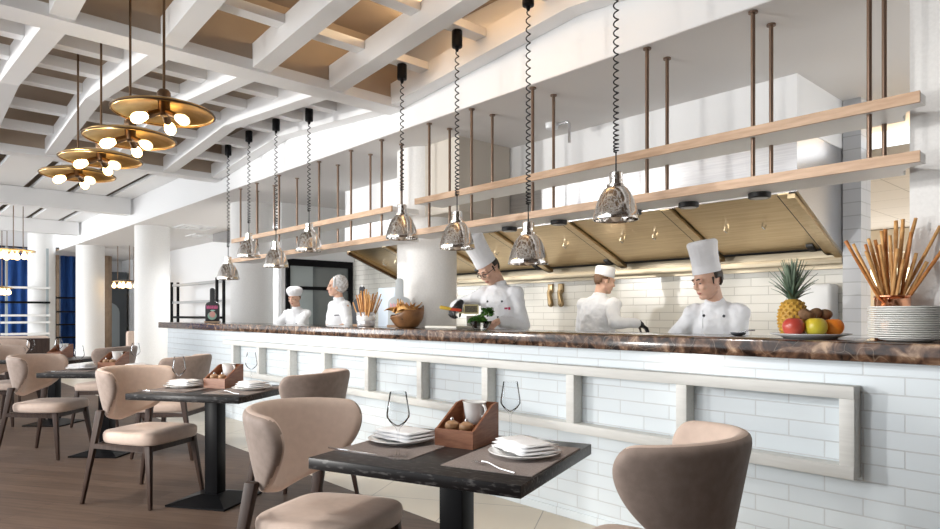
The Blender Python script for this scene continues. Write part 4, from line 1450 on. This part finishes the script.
# plates and breadsticks by the right wall
PLT = mat('stoneware', (0.78, 0.78, 0.75), 0.2)
proto = None
for k in range(15):
    lab_ = 'white plate in the tall stack by the breadsticks, ' + (['bottom one', 'topmost one'][k > 0] if k in (0, 14) else f'{["", "second", "third", "fourth", "fifth", "sixth", "seventh", "eighth", "ninth", "tenth", "eleventh", "twelfth", "thirteenth", "fourteenth"][k]} from the counter')
    loc = (-0.803 + random.uniform(-.002, .002), 3.30 + random.uniform(-.002, .002), ZC + 0.014 + k * 0.0093)
    if proto is None:
        proto = MB().lathe([(0.001, 0.001), (0.09, 0.0), (0.145, 0.0025), (0.151, 0.0045), (0.1515, 0.0085), (0.149, 0.009), (0.09, 0.005), (0.001, 0.005)], 48).build('stacked_plate', PLT, None, 'all', loc=loc)
        o = proto
    else:
        o = proto.copy()
        COL.objects.link(o)
        o.location = loc
    tag(o, lab_, 'plate', 'stack of plates by the wall')
o = MB().lathe([(0.001, 0.003), (0.06, 0.003), (0.065, 0.0), (0.08, 0.0), (0.105, 0.008), (0.115, 0.0125), (0.10, 0.0135), (0.001, 0.0135)], 40).build('serving_bowl', CERAM, None, 'all', loc=(-0.803, 3.30, ZC + 0.0002))
tag(o, 'shallow white bowl under the stack of plates', 'bowl')
o = MB().lathe([(0.001, 0.004), (0.06, 0.004), (0.065, 0.0), (0.08, 0.0), (0.13, 0.03), (0.128, 0.033), (0.001, 0.01)], 40).build('serving_bowl', CERAM, None, 'all', loc=(-0.50, 3.34, ZC + 0.0005))
tag(o, 'white dish cut off at the picture edge beside the plate stack', 'bowl')
t = thing('copper_pot', 'shiny copper pot holding the long breadsticks behind the plate stack', 'pot', (-0.93, 3.555, ZC))
MB().lathe([(0.070, 0), (0.074, 0.004), (0.074, 0.205), (0.071, 0.205), (0.071, 0.01), (0.001, 0.01)], 40).build('pot_body', COPPER, t, 'all')
for a in (-2.6, -1.5):
    MB().lathe([(0.006, 0.0), (0.006, 0.004)], 10).build('rivet', COPPER, t, True, loc=(0.074 * math.cos(a), 0.074 * math.sin(a), 0.19))
MB().tube([(0.073 * math.cos(a), 0.073 * math.sin(a), 0.204) for a in [2 * PI * i / 36 for i in range(36)]], 0.0035, 6, closed=True).build('rim', COPPER, t, True)
BREAD = noise_mat('breadstick_crust', (0.48, 0.17, 0.04), (0.62, 0.27, 0.08), 30, 0.6)
BREADP = noise_mat('pale_breadstick', (0.60, 0.29, 0.09), (0.74, 0.43, 0.17), 30, 0.6)
# tip pixel offsets of each stick about the pot: sideways and up, from the photo, as lean and length
tips = [(-0.245, 0.255, -0.05), (-0.165, 0.25, 0.03), (-0.14, 0.21, -0.03), (-0.125, 0.245, 0.0), (-0.10, 0.275, 0.02), (-0.085, 0.24, -0.04), (-0.062, 0.27, 0.03), (-0.05, 0.31, 0.0), (-0.03, 0.285, -0.03), (-0.02, 0.32, 0.02),
        (0.03, 0.36, 0.02), (0.05, 0.365, 0.0), (0.075, 0.30, -0.02), (0.11, 0.37, 0.0), (0.085, 0.20, -0.04), (0.12, 0.33, 0.03), (0.02, 0.17, -0.05), (0.215, 0.33, -0.01), (0.235, 0.26, -0.04), (0.14, 0.16, -0.03), (-0.01, 0.22, -0.055), (0.06, 0.235, 0.03)]
labn = ['reddish breadstick leaning far out towards the pineapple', 'breadstick in the copper pot, outermost of the bundle leaning to the pineapple']
PB = Vector((-0.93, 3.555, ZC))
used = []
for k, (dx, dz, df) in enumerate(tips):
    b0 = PB + RV * (-0.22 * dx + random.uniform(-.008, .008)) + FV * (-0.3 * df) + Vector((0, 0, 0.018))
    e0 = PB + RV * dx * 1.02 + FV * df + Vector((0, 0, 0.205 + dz))
    r = 0.0078
    bend = Vector((random.uniform(-.01, .01), random.uniform(-.01, .01), 0))
    pts = [b0 + (e0 - b0) * g + bend * math.sin(PI * g) * (1 + 0.3 * math.sin(7 * g)) for g in [i / 9 for i in range(10)]]
    pp = [p - pts[0] for p in pts]
    o = MB().tube(pp, [r * random.uniform(0.85, 1.15) for _ in pp], 9).build('long_breadstick', BREAD if k % 3 == 0 else BREADP, None, 'all', loc=pts[0])
    if k == 0:
        lb = labn[0]
    elif k == 17:
        lb = 'thick breadstick leaning furthest out over the white wall'
    elif k == 18:
        lb = 'breadstick leaning over the white wall just below the furthest one'
    else:
        lb = 'long golden breadstick standing in the copper pot among the others'
    tag(o, lb, 'breadstick', 'long breadsticks in the copper pot')

# bread basket cup of thin sticks, slate paddle, bottle shaped boards, wooden bowl
t = thing('foil_cup', 'white and silver cup of thin breadsticks next to the woman in the hair net', 'cup', (-5.19, 3.40, ZC))
MB().lathe([(0.075, 0), (0.082, 0.01), (0.086, 0.135), (0.082, 0.138), (0.079, 0.02), (0.001, 0.015)], 30, wob=lambda a, i: 1 + 0.03 * math.sin(9 * a + i)).build('crinkled_wall', noise_mat('crumpled_foil', (0.7, 0.7, 0.72), (0.9, 0.9, 0.92), 20, 0.25, 0.6, bump=0.8), t, 'all')
MB().lathe([(0.084, 0.055), (0.0885, 0.06), (0.0895, 0.10), (0.087, 0.105)], 30, wob=lambda a, i: 1 + 0.02 * math.sin(7 * a)).build('paper_band', CERAM, t, 'all')
GR = 'thin breadsticks in the silver cup'
rnd = random.Random(9)
first_ = None
for k in range(46):
    a = rnd.uniform(0, 2 * PI)
    rr = 0.064 * math.sqrt(rnd.random())
    b0 = Vector((-5.19 + rr * 0.75 * math.cos(a), 3.40 + rr * 0.75 * math.sin(a), ZC + 0.02))
    ln = rnd.uniform(0.24, 0.34) - 0.5 * rr
    lean_ = Vector((math.cos(a) * rr * 1.9, math.sin(a) * rr * 1.9, 0))
    pp = [Vector((0, 0, 0)) + Vector((lean_.x * g * 1.0, lean_.y * g * 1.0, ln * g)) + Vector((rnd.uniform(-.004, .004), rnd.uniform(-.004, .004), 0)) for g in (0, 0.3, 0.6, 1)]
    o = MB().tube(pp, 0.0055, 7).build('thin_breadstick', BREADP if k % 4 else BREAD, None, 'all', loc=b0)
    tag(o, 'thin pale breadstick packed upright in the silver cup', 'breadstick', GR)
t = thing('slate_paddle', 'dark grey paddle shaped slate board standing behind the thin breadsticks', 'serving board', (-5.50, 3.56, ZC), TH)


def paddle(w, h, nw, nh, y0, y1):
    out = [(-w, 0), (w, 0), (w, h)]
    for k in range(1, 7):
        a = k / 7 * PI / 2
        out.append((nw + (w - nw) * math.cos(a), h + (w - nw) * 0.9 * math.sin(a)))
    out += [(nw, h + (w - nw) * 0.95), (nw, h + nh)]
    for k in range(1, 8):
        a = PI * k / 8
        out.append((nw * math.cos(a) * 1.05, h + nh + nw * math.sin(a)))
    out += [(-nw, h + nh), (-nw, h + (w - nw) * 0.95)]
    for k in range(6, 0, -1):
        a = k / 7 * PI / 2
        out.append((-nw - (w - nw) * math.cos(a), h + (w - nw) * 0.9 * math.sin(a)))
    out.append((-w, h))
    return MB().prism(out, 'y', y0, y1)


paddle(0.098, 0.215, 0.028, 0.155, -0.012, 0.012).build('board', DARKM, t, bevel=0.002)
MB().lathe([(0.012, -0.0135), (0.012, 0.0135)], 16).build('hanging_hole', APPL, t).matrix_local = Matrix.Translation((0, 0, 0.40)) @ Matrix.Rotation(PI / 2, 4, 'X')
MB().box(-0.09, 0.09, -0.03, 0.03, 0, 0.02).build('foot_block', SHELFWOOD, t)


def bottle_sign(label, loc, rz, body, band, art, w, h):
    t = thing('bottle_sign', label, 'sign', loc, rz)
    paddle(w, h, w * 0.34, h * 0.95, -0.012, 0.012).build('bottle_board', body, t, bevel=0.002)
    s = MB()
    rn = random.Random(2)
    x = -w * 0.8
    while x < w * 0.72:
        g = rn.uniform(0.10, 0.2) * w
        s.box(x, x + g, -0.0145, -0.012, h * 0.86, h * 0.98)
        s.box(x, x + g * 0.4, -0.0145, -0.012, h * 0.98, h * 1.04)
        x += g + 0.05 * w
    s.box(-w * 0.8, w * 0.8, -0.0142, -0.012, h * 0.82, h * 0.85)
    s.build('pink_lettering', band, t)
    if art:
        MB().ell((-0.0, -0.012, h * 0.40), (w * 0.66, 0.003, h * 0.25), None, 22, 9).build('pale_picture', mat('sign_pale_green', (0.35, 0.55, 0.45), 0.7), t, True)
        MB().ell((0.05 * w, -0.0135, h * 0.48), (w * 0.45, 0.003, h * 0.2), None, 18, 9).build('pink_picture', mat('sign_salmon', (0.80, 0.42, 0.36), 0.7), t, True)
        MB().ell((0.1 * w, -0.0132, h * 0.72), (w * 0.35, 0.003, h * 0.05), None, 18, 9).build('mint_picture', mat('sign_mint', (0.5, 0.8, 0.7), 0.7), t, True)
    MB().box(-w * 1.05, w * 1.05, -0.04, 0.04, 0, 0.018).build('foot_block', SHELFWOOD, t)
    return t


PINK = mat('pink_chalk', (0.80, 0.16, 0.34), 0.7)
PINKP = mat('pale_pink_chalk', (0.86, 0.50, 0.56), 0.7)
bottle_sign('black bottle shaped sign with pink lettering in front of the far rack', (-9.31, 3.52, ZC), TH, BLACKP, PINK, True, 0.098, 0.235)
bottle_sign('pale grey bottle shaped sign with faded pink lettering behind the wooden bowl', (-4.93, 3.60, ZC), TH, mat('pale_grey_board', (0.50, 0.54, 0.56), 0.4), PINKP, False, 0.108, 0.215)
# wooden bowl with an uneven rim
t = thing('wooden_bowl', 'rough brown wooden bowl with a high uneven rim full of crisp bread', 'bowl', (-4.546, 3.40, ZC), TH)
BOWLW = noise_mat('root_wood', (0.10, 0.045, 0.02), (0.42, 0.21, 0.09), 7, 0.35, detail=8, lo=0.3, hi=0.7)
m = MB()
ring_o, ring_i = [], []
N = 40
levels = [(0.070, 0.0), (0.095, 0.012), (0.125, 0.05), (0.142, 0.09), (0.148, 0.13), (0.146, 1.0)]


def rimh(a):
    return 0.142 + 0.042 * math.cos(a - 0.1) + 0.010 * math.sin(3 * a) + 0.006 * math.sin(7 * a)


rr = []
for r, z in levels:
    rr.append([(r * (1 + .03 * math.sin(2 * a)) * math.cos(a), r * math.sin(a), (rimh(a) if z == 1.0 else min(z, rimh(a) - 0.01))) for a in [2 * PI * k / N for k in range(N)]])
for r, z in ((0.136, 1.0), (0.135, 0.12), (0.112, 0.06), (0.06, 0.02)):
    rr.append([(r * (1 + .03 * math.sin(2 * a)) * math.cos(a), r * math.sin(a), (rimh(a) - 0.002 if z == 1.0 else min(z, rimh(a) - 0.014))) for a in [2 * PI * k / N for k in range(N)]])
m.rings(rr)
m.build('bowl_wall', BOWLW, t, 'all')
MB().ell((-0.02, -0.128, 0.085), (0.022, 0.008, 0.016), None, 14, 8).build('dark_knot', mat('knot', (0.03, 0.018, 0.012), 0.5), t, True)
CR = noise_mat('crisp_bread', (0.60, 0.28, 0.08), (0.78, 0.48, 0.18), 18, 0.7)
rnd = random.Random(11)
for k in range(18):
    a = k * 2.4
    rr_ = 0.105 * math.sqrt((k + 0.5) / 18)
    m = MB()
    F = Matrix.Rotation(rnd.uniform(0, 6), 3, 'Z') @ Matrix.Rotation(rnd.uniform(0.5, 1.4), 3, 'X')
    sz = rnd.uniform(0.042, 0.062)
    vs_ = []
    n = 6
    for i in range(n):
        for j in range(n - i):
            u, v = i / (n - 1), j / (n - 1)
            vs_.append(F @ Vector(((u - 0.33) * sz * 2, (v - 0.33) * sz * 2, 0.03 * math.sin(2.5 * u) * math.cos(2 * v) - 0.01)))
    idx = {}
    c_ = 0
    for i in range(n):
        for j in range(n - i):
            idx[i, j] = c_
            c_ += 1
    fs = []
    for i in range(n - 1):
        for j in range(n - 1 - i):
            fs.append((idx[i, j], idx[i + 1, j], idx[i, j + 1]))
            if j < n - 2 - i:
                fs.append((idx[i + 1, j], idx[i + 1, j + 1], idx[i, j + 1]))
    m.add(vs_, fs)
    p = Vector((-4.546, 3.40, ZC)) + RV * (rr_ * math.cos(a) - 0.02) + FV * rr_ * math.sin(a)
    o = m.build('crisp', CR, None, 'all', loc=(p.x, p.y, ZC + 0.165 + rnd.uniform(-0.01, 0.035) - 0.3 * max(0, rr_ - 0.06)))
    bake(o, [('SOLIDIFY', {'thickness': 0.005, 'offset': 0})])
    tag(o, 'curled golden crisp bread piece piled in the wooden bowl', 'crisp bread', 'crisp bread pieces in the bowl')

# the carving chef's things
o = MB().box(-0.24, 0.16, -0.13, 0.13, 0, 0.022).build('cutting_board', mat('white_board_plastic', (0.80, 0.78, 0.70), 0.4), bevel=0.006, loc=(-4.02, 3.50, ZC + 0.0005))
tag(o, 'white cutting board on the counter below the gloved hand', 'cutting board')
t = thing('food_tub', 'grey lidded tub on the counter under the hand grater', 'tub', (-3.93, 3.62, ZC), TH)
MB().lathe([(0.05, 0), (0.056, 0.004), (0.06, 0.105), (0.055, 0.105), (0.05, 0.01), (0.001, 0.01)], 28).build('tub_body', mat('smoked_plastic', (0.16, 0.15, 0.13), 0.2), t, 'all')
t = thing('hand_grater', 'framed hand grater with yellow and red handle held by the black glove', 'grater', (-4.06, 3.585, 1.295), TH)
YEL = mat('yellow_plastic', (0.72, 0.50, 0.06), 0.4)
RED = mat('red_plastic', (0.62, 0.07, 0.03), 0.4)
GOLD = mat('pale_gold_frame', (0.62, 0.54, 0.30), 0.35, 0.3)
MB().cap((-0.155, 0, 0.02), (-0.08, 0, 0.008), 0.016, 0.014).build('yellow_grip', YEL, t, True)
MB().cap((-0.08, 0, 0.006), (0.0, 0, -0.004), 0.013, 0.013).build('red_grip', RED, t, True)
m = MB()
for x0, x1, z0, z1 in ((0.03, 0.155, -0.035, -0.022), (0.03, 0.155, 0.032, 0.045), (0.03, 0.042, -0.022, 0.032), (0.143, 0.155, -0.022, 0.032)):
    m.box(x0, x1, -0.012, 0.012, z0, z1)
m.box(-0.01, 0.03, -0.008, 0.008, -0.03, -0.018)
m.build('frame_rim', GOLD, t)
MB().box(0.042, 0.143, -0.003, 0.003, -0.022, 0.032).build('blade_sheet', noise_mat('rasp_steel', (0.16, 0.14, 0.10), (0.3, 0.27, 0.2), 160, 0.4, 0.7), t)
t = thing('greens_bowl', 'glass bowl piled with curly green parsley in front of the chef cutting greens', 'bowl', (-3.70, 3.48, ZC))
MB().lathe([(0.05, 0), (0.055, 0.003), (0.085, 0.05), (0.09, 0.065), (0.087, 0.065), (0.05, 0.01), (0.001, 0.01)], 30).build('glass_wall', GLASS, t, 'all')
PARS = noise_mat('parsley_green', (0.015, 0.09, 0.008), (0.10, 0.28, 0.02), 12, 0.6)
rnd = random.Random(21)
m = MB()
for k in range(260):
    a = rnd.uniform(0, 2 * PI)
    q = rnd.random()
    if k < 160:
        c = Vector((-0.03 + 0.085 * math.sqrt(q) * math.cos(a), 0.06 * math.sqrt(q) * math.sin(a), 0.045 + 0.05 * rnd.random() * (1.2 - q)))
    else:
        c = Vector((0.045 + 0.05 * math.sqrt(q) * math.cos(a), 0.03 + 0.045 * math.sqrt(q) * math.sin(a), 0.10 + 0.055 * rnd.random()))
    F = Matrix.Rotation(rnd.uniform(0, 6), 3, 'Z') @ Matrix.Rotation(rnd.uniform(-1.2, 1.2), 3, 'X')
    s = rnd.uniform(0.012, 0.02)
    pts = [c + F @ (Vector((math.cos(b) * s * (1 if i % 2 else 0.6), math.sin(b) * s * (1 if i % 2 else 0.6), 0.004 * (-1) ** i))) for i, b in enumerate([2 * PI * i / 10 for i in range(10)])]
    m.add([c + F @ Vector((0, 0, 0.004))] + pts, [(0, 1 + i, 1 + (i + 1) % 10) for i in range(10)])
o = m.build('parsley', PARS, None, False, loc=(-3.70, 3.48, ZC + 0.01))
tag(o, 'curly dark green parsley heaped in the glass bowl', 'parsley')
o['kind'] = 'stuff'
t = thing('small_dish', 'small dark dish with a pale spoon beside the chef looking down', 'dish', (-1.66, 3.52, ZC))
MB().lathe([(0.02, 0), (0.035, 0.006), (0.042, 0.018), (0.039, 0.018), (0.02, 0.006), (0.001, 0.005)], 24).build('dish_wall', DARKM, t, 'all')
MB().tube([(-0.02, 0, 0.012), (0.05, 0.02, 0.03), (0.08, 0.03, 0.032)], 0.004, 6).build('spoon', CUT, t, True)

# ================================================================== far end of the dining room
def curtain(label, x, y0, y1, z0, z1, m_, amp=0.05):
    n = int(abs(y1 - y0) / 0.035)
    f, b = [], []
    for i in range(n + 1):
        y = y0 + (y1 - y0) * i / n
        f.append((amp * math.sin(i * 1.0) + 0.02 * math.sin(i * 0.37), y))
    poly = f + [(p[0] - 0.012, p[1]) for p in reversed(f)]
    t = thing('curtain', label, 'curtain', (x, 0, 0), 0)
    n1 = len(f)
    vs_ = [(p[0], p[1], z) for z in (z0, z1) for p in f]
    fs = [(i, i + 1, n1 + i + 1, n1 + i) for i in range(n1 - 1)]
    o = MB().add(vs_, fs).build('cloth', m_, t, 'all')
    bake(o, [('SOLIDIFY', {'thickness': 0.012, 'offset': 0})])
    MB().tube([(0, y0 - 0.05, z1 + 0.02), (0, y1 + 0.05, z1 + 0.02)], 0.018, 8).build('rail', BLACK, t, True)
    return t


curtain('wide deep blue curtain at the far end, beyond the brass cluster lamp', -20.9, 1.2, 3.32, 0.02, 3.02, BLUEC)
curtain('narrow deep blue curtain between the two far columns', -21.0, 3.75, 4.35, 0.02, 3.05, BLUEC)
curtain('tan curtain beside the narrow blue curtain', -20.85, 3.42, 3.68, 0.02, 3.05, TANC)
curtain('tan curtain right behind the fourth column, by the pale window', -20.2, 4.45, 4.85, 0.02, 3.2, TANC)
t = thing('open_shelving', 'dark steel shelving with white boards in front of the blue curtain', 'shelving', (-19.2, 2.72, 0))
for y in (-0.42, 0.42):
    MB().box(-0.03, 0.03, y - 0.025, y + 0.025, 0, 2.9).build('post', mat('grey_post_%d' % int(y * 100 + 100), (0.35, 0.40, 0.42), 0.4), t)
for z, m_ in ((0.75, CERAM), (1.03, CERAM), (1.20, CERAM), (1.52, BLACK), (1.88, CERAM)):
    MB().box(-0.2, 0.2, -0.55, 0.45, z, z + 0.05).build('shelf', m_, t)
t = thing('open_shelving', 'dark low shelving in front of the narrow blue curtain', 'shelving', (-20.6, 4.05, 0))
for y in (-0.5, 0.4):
    MB().box(-0.03, 0.03, y - 0.02, y + 0.02, 0, 1.75).build('post', BLACK, t)
for z in (0.6, 0.95, 1.3, 1.68):
    MB().box(-0.16, 0.16, -0.5, 0.4, z, z + 0.04).build('shelf', BLACK, t)
t = thing('side_cabinet', 'dark grey arched cabinet against the far wall behind the crystal lamp', 'cabinet', (-21.4, 4.98, 0))
MB().box(-0.2, 0.2, -0.45, 0.5, 0, 2.5).build('carcass', mat('slate_paint', (0.07, 0.08, 0.09), 0.5), t)
MB().prism([(-0.3, 0.3), (0.3, 0.3), (0.3, 1.3)] + [(0.3 * math.cos(PI * k / 8), 1.3 + 0.3 * math.sin(PI * k / 8)) for k in range(1, 8)] + [(-0.3, 1.3)], 'x', 0.2, 0.22).build('arched_door', mat('pale_slate', (0.30, 0.34, 0.36), 0.4), t)
t = thing('sofa', 'beige sofa back near the far columns', 'sofa', (-16.2, 4.5, 0), R(0))
MB().box(-0.4, 0.4, -0.4, 0.4, 0.15, 0.45).build('seat', FAB, t, bevel=0.04)
MB().box(0.22, 0.42, -0.4, 0.4, 0.40, 0.88).build('backrest', FAB, t, bevel=0.05)
for x in (-0.3, 0.3):
    for y in (-0.33, 0.33):
        MB().box(x - 0.025, x + 0.025, y - 0.025, y + 0.025, 0, 0.16).build('leg', BLACK, t)
t = thing('banquette', 'beige upholstered bench with a brown back panel, far end of the chairs', 'bench', (-13.1, 1.9, 0), R(-25))
MB().box(-0.3, 0.3, -0.75, 0.35, 0.1, 0.46).build('seat', FAB, t, bevel=0.04)
MB().box(0.2, 0.34, -0.75, 0.35, 0.44, 0.9).build('backrest', FAB, t, bevel=0.05)
MB().box(0.33, 0.37, -0.78, 0.38, 0.02, 0.86).build('back_panel', LEG, t)
# cluster lamps
BULBC = emit('cluster_bulb', (1.0, 0.68, 0.32), 6)


def cluster(label, loc, r, n, zt, square=False):
    t = thing('cluster_lamp', label, 'pendant lamp', loc, 0)
    MB().lathe([(r, 0), (r, 0.02), (r * 0.4, 0.05), (0.02, 0.06)], 32).build('bronze_disc', BRASS if not square else BRONZE, t, True)
    for k in range(3):
        a = 2 * PI * k / 3
        MB().tube([(r * 0.6 * math.cos(a), r * 0.6 * math.sin(a), 0.03), (r * 0.6 * math.cos(a), r * 0.6 * math.sin(a), zt - loc[2])], 0.008, 6).build('rod', BRONZE, t, True)
    for k in range(n):
        a = 2.4 * k
        q = r * 0.85 * math.sqrt((k + 0.5) / n)
        MB().lathe([(0.012, 0.0), (0.02, -0.02), (0.05, -0.08), (0.045, -0.12), (0.02, -0.14), (0.001, -0.142)], 12).build('bulb', BULBC, t, 'all', loc=(q * math.cos(a), q * math.sin(a), 0))
    return t


cluster('brass cluster lamp with glowing bulbs hanging before the blue curtain', (-14.0, 1.75, 2.37), 0.36, 7, 3.60)
cluster('small glowing cluster lamp low before the blue curtain', (-17.5, 2.0, 1.82), 0.22, 5, 3.60)
cluster('dark cluster lamp with glowing bulbs seen between the fourth and third columns', (-17.0, 4.4, 2.02), 0.34, 8, 2.88, True)
